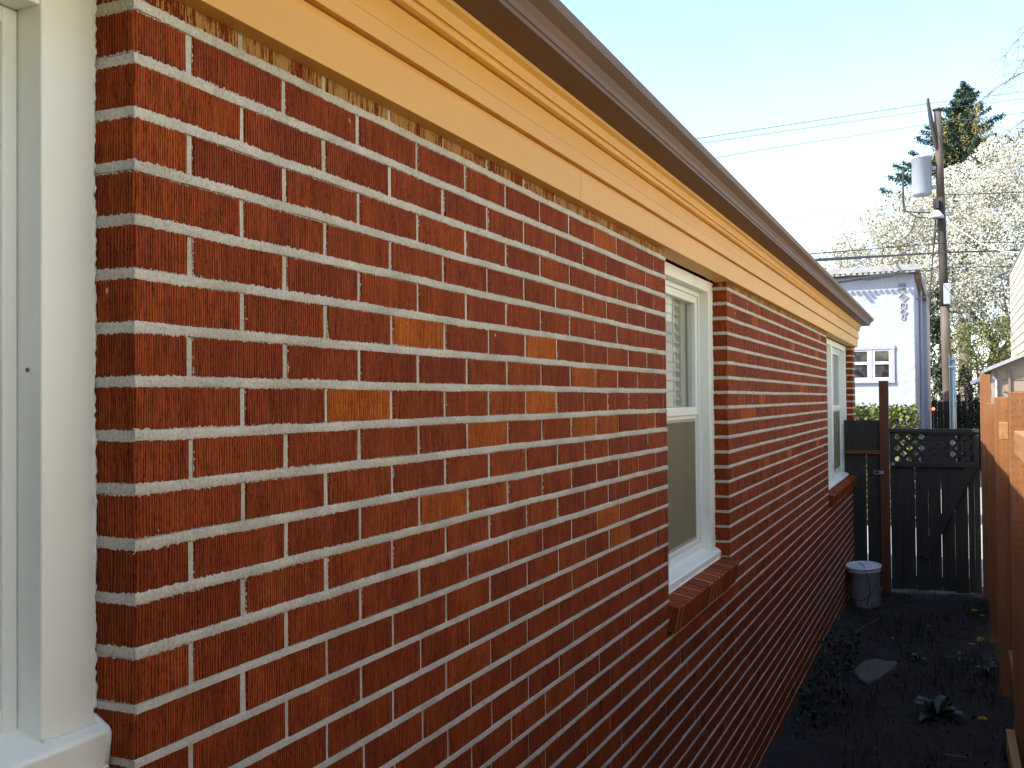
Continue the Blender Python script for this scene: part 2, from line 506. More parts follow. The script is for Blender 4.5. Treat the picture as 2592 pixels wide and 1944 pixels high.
def one_brick(s0, s1, z0, z1, near_end, far_end, k, tone=None):
    xo = -abs(random.gauss(0, 0.0007))
    j = lambda: random.uniform(-0.0009, 0.0009)
    t = tone if tone is not None else min(0.8, max(0.0, random.gauss(0.45, 0.17)))
    if tone is None and k < 16 and random.random() < 0.04 and not near_end and not far_end:
        t = random.uniform(0.92, 1.0)
    thick = 2.0 if k < 0 else (1.0 if k < 12 else (0.6 if k < 13 else 0.12))
    tint = (t, random.random(), thick, 1.0)
    a = (s0 + j(), z0 + j()); b = (s1 + j(), z0 + j()); c = (s1 + j(), z1 + j()); d = (s0 + j(), z1 + j())
    if near_end: a = (s0, z0); d = (s0, z1)
    if far_end: b = (s1, z0); c = (s1, z1)
    e = 0.0022
    sh_ = 0.02 if near_end else 0.0
    ext = (s1 - s0 + sh_ + (0.02 if far_end else 0.0), z1 - z0)
    ins = lambda p, dx, dz: (p[0] + dx * e, p[1] + dz * e)
    ai, bi, ci, di = ins(a, 1, 1), ins(b, -1, 1), ins(c, -1, -1), ins(d, 1, -1)
    P = lambda p, x: (x, p[0], p[1])
    U = lambda p: (p[0] - s0 + sh_, p[1] - z0)
    xb = xo - e
    quad([P(ai, xo), P(bi, xo), P(ci, xo), P(di, xo)], [U(ai), U(bi), U(ci), U(di)], ext, tint, 0)
    for p, q, qi, pi in ((a, b, bi, ai), (b, c, ci, bi), (c, d, di, ci), (d, a, ai, di)):
        quad([P(p, xb), P(q, xb), P(qi, xo), P(pi, xo)], [U(p), U(q), U(qi), U(pi)], ext, tint, 0)
    dep = -0.092 if (near_end or far_end) else -0.02
    for p, q in ((a, b), (b, c), (c, d), (d, a)):
        quad([P(p, dep), P(q, dep), P(q, xb), P(p, xb)],
             [(0.112 + dep, p[1] - z0 if p[1] != q[1] else 0.03), (0.112 + dep, q[1] - z0 if p[1] != q[1] else 0.03),
              (0.112 + xb, q[1] - z0 if p[1] != q[1] else 0.03), (0.112 + xb, p[1] - z0 if p[1] != q[1] else 0.03)],
             (0.30, ext[1]), tint, 0)

def run(s0, s1, k, first, near_end, far_end, z_top=None):
    """one course between bed joints k and k+1; first = length of the first brick module"""
    bj = 0.0058 if k < 13 else 0.0048
    z1 = zj(k) - bj + random.uniform(-.0007, .0007); z0 = zj(k + 1) + bj + random.uniform(-.0007, .0007)
    if z_top is not None: z1 = z_top
    p = s0
    nxt = s0 + first
    firstb = True
    hj = 0.0050 if k < 14 else 0.0040
    while p < s1 - 0.02:
        q = min(nxt, s1)
        if s1 - q < 0.025: q = s1
        last = q >= s1 - 1e-6
        w = random.uniform(-0.0016, 0.0016)
        one_brick(p if firstb else p + hj, q if last else q - hj + w, z0, z1,
                  near_end and firstb, far_end and last, k)
        p = q; firstb = False
        nxt = p + MOD + random.uniform(-0.0012, 0.0012)

KMAX = 37
for k in range(-1, KMAX):
    fst = 0.0985 if k % 2 == 0 else 0.203
    cuts = []
    if k <= SILL1: cuts.append((W1a, A1))
    if k <= SILL2: cuts.append((W2a, W2b))
    if k <= SILL3: cuts.append((W3a, W3b))
    edges = [WS] + [e for c in cuts for e in c] + [END]
    for i in range(0, len(edges), 2):
        a, b_ = edges[i], edges[i + 1]
        if b_ - a < 0.05: continue
        if a == WS:
            off = (A1 - a) % MOD
            fst2 = (off + (0 if k % 2 else -0.0985)) % MOD
            if fst2 < 0.03: fst2 += MOD
            run(a, b_, k, fst2, False, b_ != END or True, 0.568 if k == -1 else None)
        else:
            run(a, b_, k, fst, True, True, 0.568 if k == -1 else None)

# mortar backing just behind the brick faces
mo = MB()
xm = -0.0034
def slab(s0, s1, z0, z1, e0=0.0, e1=0.0):
    mo.box(-0.088, xm, s0 + e0, s1 - e1, z0, z1, 1)
e = 0.0034
Z1, Z2, Z3 = zj(SILL1 + 1), zj(SILL2 + 1), zj(SILL3 + 1)
slab(WS, W1a, Z1, 0.57, 0, e)
slab(A1, W2a, Z1, 0.57, e, e)
slab(W2b, W3a, Z2, 0.57, e, e)
slab(W3b, END, Z3, 0.57, e, 0)
slab(WS, A1 + 0.5, GZ - 0.2, Z1 - 0.001)
slab(A1 + 0.5, W2a, GZ - 0.2, Z1 - 0.001, 0.0, e)
slab(W2a - e, W2b + e, GZ - 0.2, Z2 - 0.001)
slab(W2b + e, W3a - e, GZ - 0.2, Z2 - 0.001)
slab(W3a - e, END, GZ - 0.2, Z3 - 0.001)
# bed joint beads with ragged edges
def bead(pts_fn, n, half, prot, rough):
    """pts_fn(i/n) -> (base point, outward dir). strips of 5 points across the joint"""
    vs = []; fs = []
    wl = random.random() * 100
    for i in range(n + 1):
        p, o = pts_fn(i / n)
        am = 0.25 + 0.75 * (0.5 + 0.5 * math.sin(i * 0.031 + wl * 7) * math.sin(i * 0.013 + wl * 3))
        w1 = half + am * rough * (rng.random() ** 3) * 1.8 + 0.0004 * math.sin(i * 0.11 + wl)
        w2 = half + (1.15 - am) * rough * (rng.random() ** 3) * 1.8 + 0.0004 * math.sin(i * 0.09 + wl * 2)
        wob = 0.0009 * math.sin(i * 0.017 + wl) + 0.0005 * math.sin(i * 0.06 + wl * 3)
        pr = prot + rng.normal(0, 0.00018)
        for dz, dx in ((w1, -0.0035), (w1 * 0.86, 0.45 * pr), (w1 * 0.25, pr), (-w2 * 0.45, pr * 0.8), (-w2 * 0.9, 0.2 * pr), (-w2, -0.0035)):
            vs.append((p[0] + o[0] * dx, p[1] + o[1] * dx, p[2] + dz + wob))
    for i in range(n):
        for q in range(5):
            a = i * 6 + q
            fs.append((a, a + 1, a + 7, a + 6))
    mo.add(vs, fs, 1)
for k in range(0, 33):
    z = zj(k)
    if k <= 12: half, prot, rgh, st = 0.0070, 0.0012, 0.0027, 0.0028
    else: half, prot, rgh, st = 0.0053, 0.0002, 0.0012, 0.010
    segs = [(WS + 3.0, END)]
    cuts = [(W1a, A1, SILL1), (W2a, W2b, SILL2), (W3a, W3b, SILL3)]
    spans = []; cur = -0.6
    for a, b_, s_ in cuts:
        if k <= s_:
            if a > cur: spans.append((cur, a))
            cur = b_
    spans.append((cur, END))
    for a, b_ in spans:
        d = st if a < 4 else st * 2.2
        a2 = a - (0.0016 if a > 0 else 0); b2 = b_ + 0.0016
        bead(lambda t, a=a2, b_=b2: ((0, a + (b_ - a) * t, z), (1, 0)), max(4, int((b_ - a) / d)), half, prot, rgh)
    for a, b_, s_ in cuts:
        if k < s_:
            bead(lambda t, b_=b_: ((-0.09 + 0.0912 * t, b_, z), (0, -1)), 30, half * 0.95, prot * 0.5, rgh * 0.8)
            bead(lambda t, a=a: ((-0.09 + 0.0912 * t, a, z), (0, 1)), 10, half * 0.9, prot * 0.5, rgh * 0.6)

nb = len(bv)
allv = bv + mo.v
allf = bf + [tuple(i + nb for i in f) for f in mo.f]
me = bpy.data.meshes.new('wall')
me.from_pydata(allv, [], allf)
me.materials.append(M['brick']); me.materials.append(M['mortar'])
me.polygons.foreach_set("material_index", bmi + mo.mi)
nl = len(me.loops)
u1 = me.uv_layers.new(name="near_edges"); u2 = me.uv_layers.new(name="far_edges")
arr1 = np.zeros((nl, 2), np.float32); arr2 = np.zeros((nl, 2), np.float32)
arr1[:len(buv1)] = buv1; arr2[:len(buv2)] = buv2
u1.data.foreach_set("uv", arr1.ravel()); u2.data.foreach_set("uv", arr2.ravel())
ca = me.color_attributes.new("tint", 'FLOAT_COLOR', 'CORNER')
arrc = np.zeros((nl, 4), np.float32); arrc[:len(btint)] = btint
ca.data.foreach_set("color", arrc.ravel())
me.update()
wall = bpy.data.objects.new('wall', me); C.objects.link(wall)
wall.parent = house; wall.location = (0, 0, -GZ)

# rest of the house body: north, south and west walls, floor slab, ceiling
hb = MB()
HW = -7.0
hb.box(HW, -0.09, END - 0.09, END - 0.012, GZ - 0.2, 0.57)
hb.box(HW, -0.09, WS, WS + 0.09, GZ - 0.2, 0.57)
hb.box(HW - 0.09, HW, WS, END - 0.012, GZ - 0.2, 0.57)
hb.box(HW, -0.09, WS + 0.09, END - 0.09, 0.56, 0.60)
hb.box(HW, -0.09, WS + 0.09, END - 0.09, -1.5, -1.45)
m_bt, nt_, b_ = new_mat("plain_brickwork")
bt = N(nt_, "ShaderNodeTexBrick")
tc_ = N(nt_, "ShaderNodeTexCoord"); mp_ = N(nt_, "ShaderNodeMapping"); mp_.inputs['Rotation'].default_value = (R(90), 0, 0)
L(nt_, tc_.outputs['Object'], mp_.inputs[0]); L(nt_, mp_.outputs[0], bt.inputs['Vector'])
bt.inputs['Color1'].default_value = (0.2, 0.035, 0.015, 1); bt.inputs['Color2'].default_value = (0.27, 0.05, 0.02, 1)
bt.inputs['Mortar'].default_value = (0.5, 0.46, 0.4, 1); bt.inputs['Scale'].default_value = 1.0
bt.inputs['Mortar Size'].default_value = 0.006; bt.inputs['Brick Width'].default_value = 0.203; bt.inputs['Row Height'].default_value = CH
L(nt_, bt.outputs['Color'], b_.inputs['Base Color'])
b_.inputs['Roughness'].default_value = 0.8
hb.build('rear_wall', m_bt, house)

# ---------------------------------------------------------------- cornice, gutter, roof
def overshoot(p): return END + p
cn = MB()
def member(prof, pmax):
    cuts_ = [WS - pmax] + sorted(random.uniform(2.2, 8.8) for _ in range(1)) + [END + pmax]
    for a_, c_ in zip(cuts_[:-1], cuts_[1:]):
        cn.prism_y(prof, a_, c_ - (0.0012 if c_ < END else 0))
member([(-0.05, 0.532), (0.030, 0.532), (0.030, 0.616), (-0.05, 0.616)], 0.030)
member([(-0.05, 0.618), (0.043, 0.618), (0.043, 0.652), (0.038, 0.656), (0.038, 0.703), (-0.05, 0.703)], 0.043)
member([(-0.05, 0.705), (0.044, 0.705), (0.052, 0.708), (0.056, 0.716), (0.052, 0.724), (0.044, 0.727), (-0.05, 0.727)], 0.056)
member([(-0.05, 0.729), (0.050, 0.729), (0.052, 0.737), (0.058, 0.748), (0.068, 0.756), (0.071, 0.762), (0.071, 0.80), (-0.05, 0.80)], 0.071)
cn.build('cornice', M['yellow'], house, bevel=0.0012)
# thin blistered paint line left on the bricks under the frieze
gt = MB()
prof_out = [(0.072, 0.836), (0.072, 0.762), (0.150, 0.762), (0.150, 0.772), (0.1535, 0.774), (0.156, 0.786), (0.166, 0.799), (0.180, 0.808), (0.189, 0.814), (0.191, 0.822), (0.191, 0.836), (0.180, 0.836)]
t = 0.0015
prof_in = [(0.180, 0.8345), (0.1895, 0.8345), (0.1895, 0.8225), (0.1875, 0.8155), (0.1785, 0.8095), (0.1645, 0.8005), (0.1545, 0.787), (0.152, 0.775), (0.1485, 0.7735), (0.1485, 0.7635), (0.0735, 0.7635), (0.0735, 0.836)]
gt.prism_y(prof_out + prof_in, WS - 0.2, END + 0.105)
gt.prism_y([(p[0], p[1]) for p in prof_out[:-1]], END + 0.105, END + 0.107)
gt.prism_y([(p[0], p[1]) for p in prof_out[:-1]], WS - 0.202, WS - 0.2)
gut = gt.build('gutter', M['gutter'], house)
rf = MB()
sl = math.tan(R(22))
# low hipped roof rising behind the gutter
xe, zr = 0.085, 0.842
yN, yS = END + 0.09, WS - 0.2
xW = HW - 0.15
ridge = ((xe + xW) / 2, zr + sl * (xe - xW) / 2)
dy = (xe - xW) / 2
vs = [(xe, yS, zr), (xe, yN, zr), (xW, yN, zr), (xW, yS, zr), (ridge[0], yS + dy, ridge[1]), (ridge[0], yN - dy, ridge[1])]
vs2 = [(x, y, z - 0.03) for x, y, z in vs]
rf.add(vs + vs2, [(0, 1, 5, 4), (1, 2, 5), (2, 3, 4, 5), (3, 0, 4), (6, 10, 11, 7), (7, 11, 8), (8, 11, 10, 9), (9, 10, 6), (0, 6, 7, 1), (1, 7, 8, 2), (2, 8, 9, 3), (3, 9, 6, 0)])
rf.build('roof', M['roofing'], house)

# ---------------------------------------------------------------- windows
def ragged_tube(b, pts, r0, step=0.006):
    P = []
    for (a, c) in zip(pts[:-1], pts[1:]):
        a = Vector(a); c = Vector(c)
        n = max(2, int((c - a).length / step))
        for i in range(n):
            P.append(a.lerp(c, i / n))
    P.append(Vector(pts[-1]))
    rad = [r0 * (0.75 + 0.7 * random.random() ** 2 + 0.2 * math.sin(i * 0.13)) for i in range(len(P))]
    P = [p + Vector((random.gauss(0, .0006), random.gauss(0, .0008), random.gauss(0, .0008))) for p in P]
    b.tube(P, rad, 6)

def make_window(label, s0, s1, zt, zb, mullion=None, blind=True, drop=0.028):
    w = MB()
    cx = -0.065          # face of the casing
    cw = 0.082
    g = 0.004
    # casing boards, head first
    zbr = zb - 0.006     # brick sill level
    zb = zb - drop
    zc = zb + 0.075      # top of the wooden sill at the casing
    w.box(-0.125, cx, s0 + g, s0 + cw, zc - 0.02, zt - 0.002)
    w.box(-0.125, cx, s1 - cw, s1 - g, zc - 0.02, zt - 0.002)
    w.box(-0.125, cx - 0.0005, s0 + cw + 0.0005, s1 - cw - 0.0005, zt - 0.052, zt - 0.003)
    frame = w.build('window', M['casing'], house, bevel=0.0025)
    frame['label'] = label
    # wooden sill with sloping top and a square nose
    sl_ = MB()
    sl_.prism_y([(-0.14, zb + 0.004), (-0.046, zb + 0.004), (-0.042, zb + 0.046), (-0.045, zb + 0.050), (-0.14, zb + 0.076)], s0 + g, s1 - g)
    sl_.build('window_sill', M['casing'], frame, bevel=0.002)
    units = [(s0 + cw, s1 - cw)]
    if mullion:
        m0, m1 = mullion
        mm = MB(); mm.box(-0.125, cx - 0.0008, m0, m1, zc - 0.02, zt - 0.0525)
        mm.build('mullion', M['casing'], frame, bevel=0.002)
        units = [(s0 + cw, m0), (m1, s1 - cw)]
    ztop = zt - 0.052
    for a, b_ in units:
        fr = MB()
        # vinyl frame
        f = 0.020
        def ring(a, b_, z0, z1, x0, x1, wd, wb=None):
            wb = wb or wd
            fr.box(x0, x1, a, a + wd, z0, z1)
            fr.box(x0, x1, b_ - wd, b_, z0, z1)
            fr.box(x0, x1 - 0.0004, a + wd, b_ - wd, z1 - wd, z1)
            fr.box(x0, x1 - 0.0004, a + wd, b_ - wd, z0, z0 + wb)
        zl = zc + 0.002
        ring(a + 0.001, b_ - 0.001, zl - 0.012, ztop - 0.001, -0.16, -0.105, f, 0.030)
        zm = zl + (ztop - zl) * 0.535
        o = fr.build('frame', M['vinyl'], frame, bevel=0.0015)
        up = MB(); fr = up
        ring(a + f + .001, b_ - f - .001, zm - 0.020, ztop - f - .001, -0.150, -0.113, 0.032, 0.036)
        up.build('sash', M['vinyl'], frame, bevel=0.003)
        lo = MB(); fr = lo
        ring(a + f + .002, b_ - f - .002, zl + 0.019, zm - 0.0205, -0.152, -0.122, 0.030, 0.034)
        lo.box(-0.120, -0.117, a + f + .010, b_ - f - .010, zl + 0.024, zl + 0.040)
        lo.build('sash', M['vinyl'], frame, bevel=0.003)
        gl = MB()
        gl.box(-0.133, -0.129, a + f + 0.028, b_ - f - 0.028, zm + 0.012, ztop - f - 0.028)
        gl.build('glass_pane', M['glass'], frame)
        gl = MB()
        gl.box(-0.140, -0.136, a + f + 0.028, b_ - f - 0.028, zl + 0.045, zm - 0.046)
        gl.build('glass_pane', M['glass'], frame)
        if blind:
            bl = MB()
            z = ztop - 0.05
            while z > zm + 0.0:
                q = Matrix.Translation((-0.166, 0, z)) @ Matrix.Rotation(R(76), 4, 'Y')
                bl.box(-0.024, 0.024, a + 0.03, b_ - 0.16, -0.0006, 0.0006, m=q)
                z -= 0.041
            for yy in (a + 0.18, b_ - 0.32):
                bl.box(-0.146, -0.144, yy, yy + 0.012, zm, ztop - 0.03)
            bl.build('blind', M['blind'], frame)
        scr = MB()
        scr.box(-0.1215, -0.1205, a + f + .025, b_ - f - .025, zl + 0.040, zm - 0.035)
        scr.build('insect_screen', M['screen'], frame)
        sf = MB(); fr = sf
        ring(a + f + .026, b_ - f - .026, zl + 0.041, zm - 0.036, -0.1218, -0.1195, 0.011)
        sf.build('screen_frame', M['screen_frame'], frame)
        # folded curtain behind the glass
        cu = MB()
        n = 160
        for (ya, yb, zA, zB, xx) in ((a - 0.02, b_ + 0.02, zl - 0.1, zm + 0.02, -0.20), (b_ - 0.20, b_ + 0.04, zm, ztop, -0.172), (a - 0.02, b_ - 0.19, zm, ztop, -0.192)):
            vs = []
            for i in range(n + 1):
                y = ya + (yb - ya) * i / n
                x = xx + 0.008 * math.sin(i * 0.9) + 0.006 * math.sin(i * 0.37 + 1)
                vs += [(x, y, zA), (x, y, zB)]
            cu.add(vs, [(2 * i, 2 * i + 2, 2 * i + 3, 2 * i + 1) for i in range(n)])
        cu.build('curtain', M['curtain'], frame, smooth=True)
    # caulk and paint overlapping the brick
    ck = MB()
    ck.prism_y([(-0.10, zb + 0.006), (-0.043, zb + 0.006), (-0.039, zb + 0.046), (-0.043, zb + 0.053), (-0.066, zb + 0.066), (-0.10, zb + 0.066)], s1 - g, s1 - 0.0006)
    r0 = 0.0033
    ragged_tube(ck, [(cx - 0.002, s1 - 0.003, zt - 0.004), (cx - 0.002, s1 - 0.003, zc)], r0)
    ragged_tube(ck, [(cx - 0.002, s0 + 0.003, zt - 0.004), (cx - 0.002, s0 + 0.003, zc)], r0)
    ragged_tube(ck, [(-0.0425, s1 - 0.004, zbr - 0.004), (-0.0425, s0 + 0.004, zbr - 0.004)], r0)
    ragged_tube(ck, [(cx + 0.0005, s1 - cw, zb + 0.0565), (cx + 0.0005, s1 - 0.004, zb + 0.0565)], r0 * 0.8)
    ck.build('caulk', M['caulk'], frame, smooth=True)
    # rowlock brick sill
    global bv, bf, buv1, buv2, btint, bmi
    keep = (bv, bf, buv1, buv2, btint, bmi)
    bv, bf, buv1, buv2, btint, bmi = [], [], [], [], [], []
    y = s0 - 0.004
    yend = s1 + 0.006
    nbk = int(round((yend - y) / 0.0645))
    stp = (yend - y) / nbk
    hgt = 0.094
    # local frame: rowlock tilts outward
    th = R(11)
    for i in range(nbk):
        y0 = y + i * stp + 0.003; y1 = y + (i + 1) * stp - 0.003
        dz = random.uniform(-.0014, .0014); dx = random.uniform(-.0018, .0018)
        tn = (min(0.9, max(0, random.gauss(0.52, 0.18))), random.random(), 0.05, 1.0)
        def TP(lx, lz, yy):
            X = 0.041 + dx + lx * math.cos(th) + lz * math.sin(th)
            Z = zbr - 0.021 + dz + lz * math.cos(th) - lx * math.sin(th)
            return (X, yy, Z)
        ln = 0.14; e2 = 0.003
        # corners: outer-top at (0,0)
        f_out = [(0, -hgt), (0, 0)]
        # front
        quad([TP(0, -hgt, y0 + e2), TP(0, -hgt, y1 - e2), TP(0, -e2, y1 - e2), TP(0, -e2, y0 + e2)], [(0, 0), (.055, 0), (.055, hgt), (0, hgt)], (.058, hgt + .02), tn, 0)
        quad([TP(-e2, 0, y0 + e2), TP(-e2, 0, y1 - e2), TP(-ln, 0, y1 - e2), TP(-ln, 0, y0 + e2)][::1], [(0.004, 0.004), (.056, 0.004), (.056, ln), (0.004, ln)], (.060, ln + .02), tn, 0)
        quad([TP(0, -e2, y0 + e2), TP(0, -e2, y1 - e2), TP(-e2, 0, y1 - e2), TP(-e2, 0, y0 + e2)], [(0.01, .01)] * 4, (.06, .06), tn, 0)
        for yy, s_ in ((y0, 1), (y1, -1)):
            quad([TP(-e2, -hgt, yy), TP(-e2, -e2, yy), TP(-ln, -e2, yy), TP(-ln, -hgt, yy)], [(0.01, .01), (.01, hgt), (ln, hgt), (ln, .01)], (ln + .02, hgt + .02), tn, 0)
            quad([TP(-e2, -hgt, yy), TP(0, -hgt, yy + s_ * e2), TP(0, -e2, yy + s_ * e2), TP(-e2, -e2, yy)], [(0.01, .01)] * 4, (.06, .06), tn, 0)
            quad([TP(-e2, -e2, yy), TP(-e2, 0, yy + s_ * e2), TP(-ln, 0, yy + s_ * e2), TP(-ln, -e2, yy)], [(0.01, .01)] * 4, (.06, .06), tn, 0)
        quad([TP(0, -hgt, y0), TP(-ln, -hgt, y0), TP(-ln, -hgt, y1), TP(0, -hgt, y1)], [(0.01, .01)] * 4, (.06, .06), tn, 0)
    mb = MB()
    X0 = lambda lx, lz: (0.041 + lx * math.cos(th) + lz * math.sin(th), zbr - 0.021 + lz * math.cos(th) - lx * math.sin(th))
    p1, p2, p3, p4 = X0(-0.0025, -hgt + .003), X0(-0.0025, -0.0022), X0(-0.135, -0.0022), X0(-0.135, -hgt + .003)
    mb.prism_y([p1, p2, p3, p4], y + 0.004, yend - 0.004, 1)
    nb = len(bv)
    me = bpy.data.meshes.new('brick_sill')
    me.from_pydata(bv + mb.v, [], bf + [tuple(i + nb for i in f) for f in mb.f])
    me.materials.append(M['brick']); me.materials.append(M['mortar'])
    me.polygons.foreach_set("material_index", bmi + mb.mi)
    nl = len(me.loops)
    u1 = me.uv_layers.new(name="near_edges"); u2 = me.uv_layers.new(name="far_edges")
    r1 = np.zeros((nl, 2), np.float32); r2 = np.zeros((nl, 2), np.float32); rc = np.zeros((nl, 4), np.float32)
    r1[:len(buv1)] = buv1; r2[:len(buv2)] = buv2; rc[:len(btint)] = btint
    u1.data.foreach_set("uv", r1.ravel()); u2.data.foreach_set("uv", r2.ravel())
    me.color_attributes.new("tint", 'FLOAT_COLOR', 'CORNER').data.foreach_set("color", rc.ravel())
    o = bpy.data.objects.new('brick_sill', me); C.objects.link(o); o.parent = house; o.location = (0, 0, -GZ)
    bv, bf, buv1, buv2, btint, bmi = keep
    return frame

w1 = make_window('white window at the left edge of the view, nearest of the three', W1a, A1, 0.532, zj(SILL1) + 0.004, blind=False, drop=0.014)
w2 = make_window('white double-hung window with blind in the middle of the wall', W2a, W2b, 0.532, zj(SILL2) + 0.004)
w3 = make_window('white double window at the far end of the wall', W3a, W3b, 0.532, zj(SILL3) + 0.004, mullion=(9.27, 9.37), drop=0.045)
# small screw hole plug on the near window jamb
sh = MB()
sh.lathe([(0.0001, 0), (0.0028, 0), (0.0028, 0.0012), (0.0001, 0.0014)], 0, 0, 12)
o = sh.build('screw_head', M['vent'], w1)
o.matrix_local = Matrix.Translation(Vector((-0.088, A1 - 0.082 - 0.0002, 0.042)) - world_loc(w1)) @ Matrix.Rotation(R(90), 4, 'X')

# ------------------------------------------------------------------ ground
def ground():
    xs = np.concatenate([[-300, -60, -15, -8], np.linspace(-0.3, 3.0, 70), [6, 12, 30, 80, 300]])
    ys = np.concatenate([[-200, -40, -10, -4], np.linspace(-2, 4, 10), np.linspace(4.2, 12.5, 150), [13.5, 15, 18, 24, 40, 80, 200, 900]])
    vs = []
    for y in ys:
        for x in xs:
            n = 0
            if -0.3 <= x <= 3 and 4 < y < 12.5:
                n = 0.018 * math.sin(x * 3.1 + 1) * math.sin(y * 1.7) + 0.010 * math.sin(x * 11 + y * 3) * math.sin(y * 9) + rng.normal(0, 0.004)
                n += 0.05 * max(0, 1 - (x + .02) / 0.5) * (y < 9.2) * min(1, (9.2 - y)) + 0.02 * max(0, (x - 1.0))
            vs.append((x, y, GZ + n))
    nx = len(xs)
    fs = [(j * nx + i, j * nx + i + 1, (j + 1) * nx + i + 1, (j + 1) * nx + i) for j in range(len(ys) - 1) for i in range(nx - 1)]
    b = MB(); b.add(vs, fs)
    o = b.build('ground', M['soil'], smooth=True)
    tag(o, kind='structure')
ground()

def cloud(name, mat, cen, size, tints, parent=None, aspect=1.0, up=0.0, smooth=False, droop=None):
    """many small bent quads at the points cen (n,3); tints (n,3)"""
    n = len(cen)
    size = np.broadcast_to(np.asarray(size, float), (n,))
    a = rng.normal(size=(n, 3))
    if droop is not None:
        a = np.asarray(droop, float) + a * 0.25
    a /= np.linalg.norm(a, axis=1)[:, None]
    b = rng.normal(size=(n, 3)); b[:, 2] *= (1 - up)
    b -= a * (a * b).sum(1)[:, None]; b /= np.linalg.norm(b, axis=1)[:, None]
    nrm = np.cross(a, b)
    sa = size[:, None] * 0.5; sb = size[:, None] * 0.5 * aspect
    bend = nrm * size[:, None] * 0.18
    v = np.stack([cen - a * sa - bend * .5, cen - b * sb + bend, cen + a * sa - bend * .5, cen + b * sb + bend], 1).reshape(-1, 3)
    f = np.arange(n * 4).reshape(n, 4)
    me = bpy.data.meshes.new(name)
    me.vertices.add(n * 4); me.vertices.foreach_set("co", v.ravel())
    me.loops.add(n * 4); me.loops.foreach_set("vertex_index", f.ravel())
    me.polygons.add(n); me.polygons.foreach_set("loop_start", np.arange(n) * 4)
    me.update(calc_edges=True)
    me.materials.append(mat)
    ca = me.color_attributes.new("tint", 'FLOAT_COLOR', 'CORNER')
    t = np.repeat(np.concatenate([tints, np.ones((n, 1))], 1), 4, axis=0)
    ca.data.foreach_set("color", t.astype(np.float32).ravel())
    o = bpy.data.objects.new(name, me); C.objects.link(o)
    if parent is not None:
        o.parent = parent; o.location = -world_loc(parent)
    return o

def pick(n, cols, w=None, jit=0.18):
    cols = np.array(cols, float)
    i = rng.choice(len(cols), n, p=w)
    c = cols[i] * (1 + rng.normal(0, jit, (n, 1)))
    return np.clip(c, 0.003, 0.95)

def in_ellipsoids(n, ells, shell=0.0):
    """points inside a union of ellipsoids (cx,cy,cz,rx,ry,rz), denser towards the outside when shell>0"""
    vol = np.array([e[3] * e[4] * e[5] for e in ells]) ** 0.8
    idx = rng.choice(len(ells), n, p=vol / vol.sum())
    e = np.array(ells)[idx]
    d = rng.normal(size=(n, 3)); d /= np.linalg.norm(d, axis=1)[:, None]
    r = rng.random(n) ** (1 / 3.0)
    r = shell + (1 - shell) * r if shell else r
    return e[:, :3] + d * e[:, 3:] * r[:, None]

# ------------------------------------------------------------------ grass, weeds, flowers in the yard
def grass():
    n = 5200
    x = rng.uniform(0.0, 1.25, n); y = rng.uniform(4.6, 10.35, n)
    keep = (np.sin(x * 5 + y * 2.1) + np.sin(y * 3.3 - x * 4) + rng.normal(0, 0.7, n)) > 0.1
    x, y = x[keep], y[keep]; n = len(x)
    h = rng.uniform(0.03, 0.10, n)
    ang = rng.uniform(0, 2 * np.pi, n); lean = rng.uniform(0.1, 0.8, n) * h
    w = 0.0025
    vs = np.zeros((n, 5, 3))
    dx, dy = np.cos(ang), np.sin(ang)
    z0 = GZ + 0.0
    vs[:, 0] = np.stack([x - dy * w, y + dx * w, np.full(n, z0)], 1)
    vs[:, 1] = np.stack([x + dy * w, y - dx * w, np.full(n, z0)], 1)
    vs[:, 2] = np.stack([x + dy * w * .8 + dx * lean * .4, y - dx * w * .8 + dy * lean * .4, z0 + h * .6], 1)
    vs[:, 3] = np.stack([x - dy * w * .8 + dx * lean * .4, y + dx * w * .8 + dy * lean * .4, z0 + h * .6], 1)
    vs[:, 4] = np.stack([x + dx * lean, y + dy * lean, z0 + h], 1)
    f = []
    for i in range(n):
        o = i * 5
        f.append((o, o + 1, o + 2, o + 3)); f.append((o + 3, o + 2, o + 4))
    me = bpy.data.meshes.new('grass')
    me.from_pydata(vs.reshape(-1, 3).tolist(), [], f)
    me.materials.append(M['leaf'])
    col = pick(n, [(0.006, 0.011, 0.004), (0.012, 0.018, 0.006), (0.022, 0.02, 0.01)], [0.5, 0.35, 0.15])
    ca = me.color_attributes.new("tint", 'FLOAT_COLOR', 'CORNER')
    c4 = np.concatenate([col, np.ones((n, 1))], 1)
    ca.data.foreach_set("color", np.repeat(c4, 7, axis=0).astype(np.float32).ravel())
    o = bpy.data.objects.new('grass', me); C.objects.link(o)
    tag(o, 'sparse short grass over the dark soil of the side yard', 'grass', kind='stuff')
grass()

def leaf_mesh(b, base, az, length, width, arch, seg=8, lobes=0.0):
    """a single arching leaf with a midrib fold"""
    d = Vector((math.cos(az), math.sin(az), 0)); s = Vector((-math.sin(az), math.cos(az), 0))
    vs = []
    for i in range(seg + 1):
        t = i / seg
        p = Vector(base) + d * length * (t * (1 - 0.12 * t)) + Vector((0, 0, arch * 4 * t * (1 - t) * 0.6 + arch * 0.3 * t))
        w = width * math.sin(math.pi * min(1, t * 0.93 + 0.05)) ** 0.8 * (1 + lobes * math.sin(i * 2.7))
        w = max(w, 0.001)
        vs += [tuple(p + s * w * 0.5 + Vector((0, 0, w * 0.18))), tuple(p), tuple(p - s * w * 0.5 + Vector((0, 0, w * 0.18)))]
    fs = []
    for i in range(seg):
        a = i * 3
        fs += [(a, a + 1, a + 4, a + 3), (a + 1, a + 2, a + 5, a + 4)]
    b.add(vs, fs)

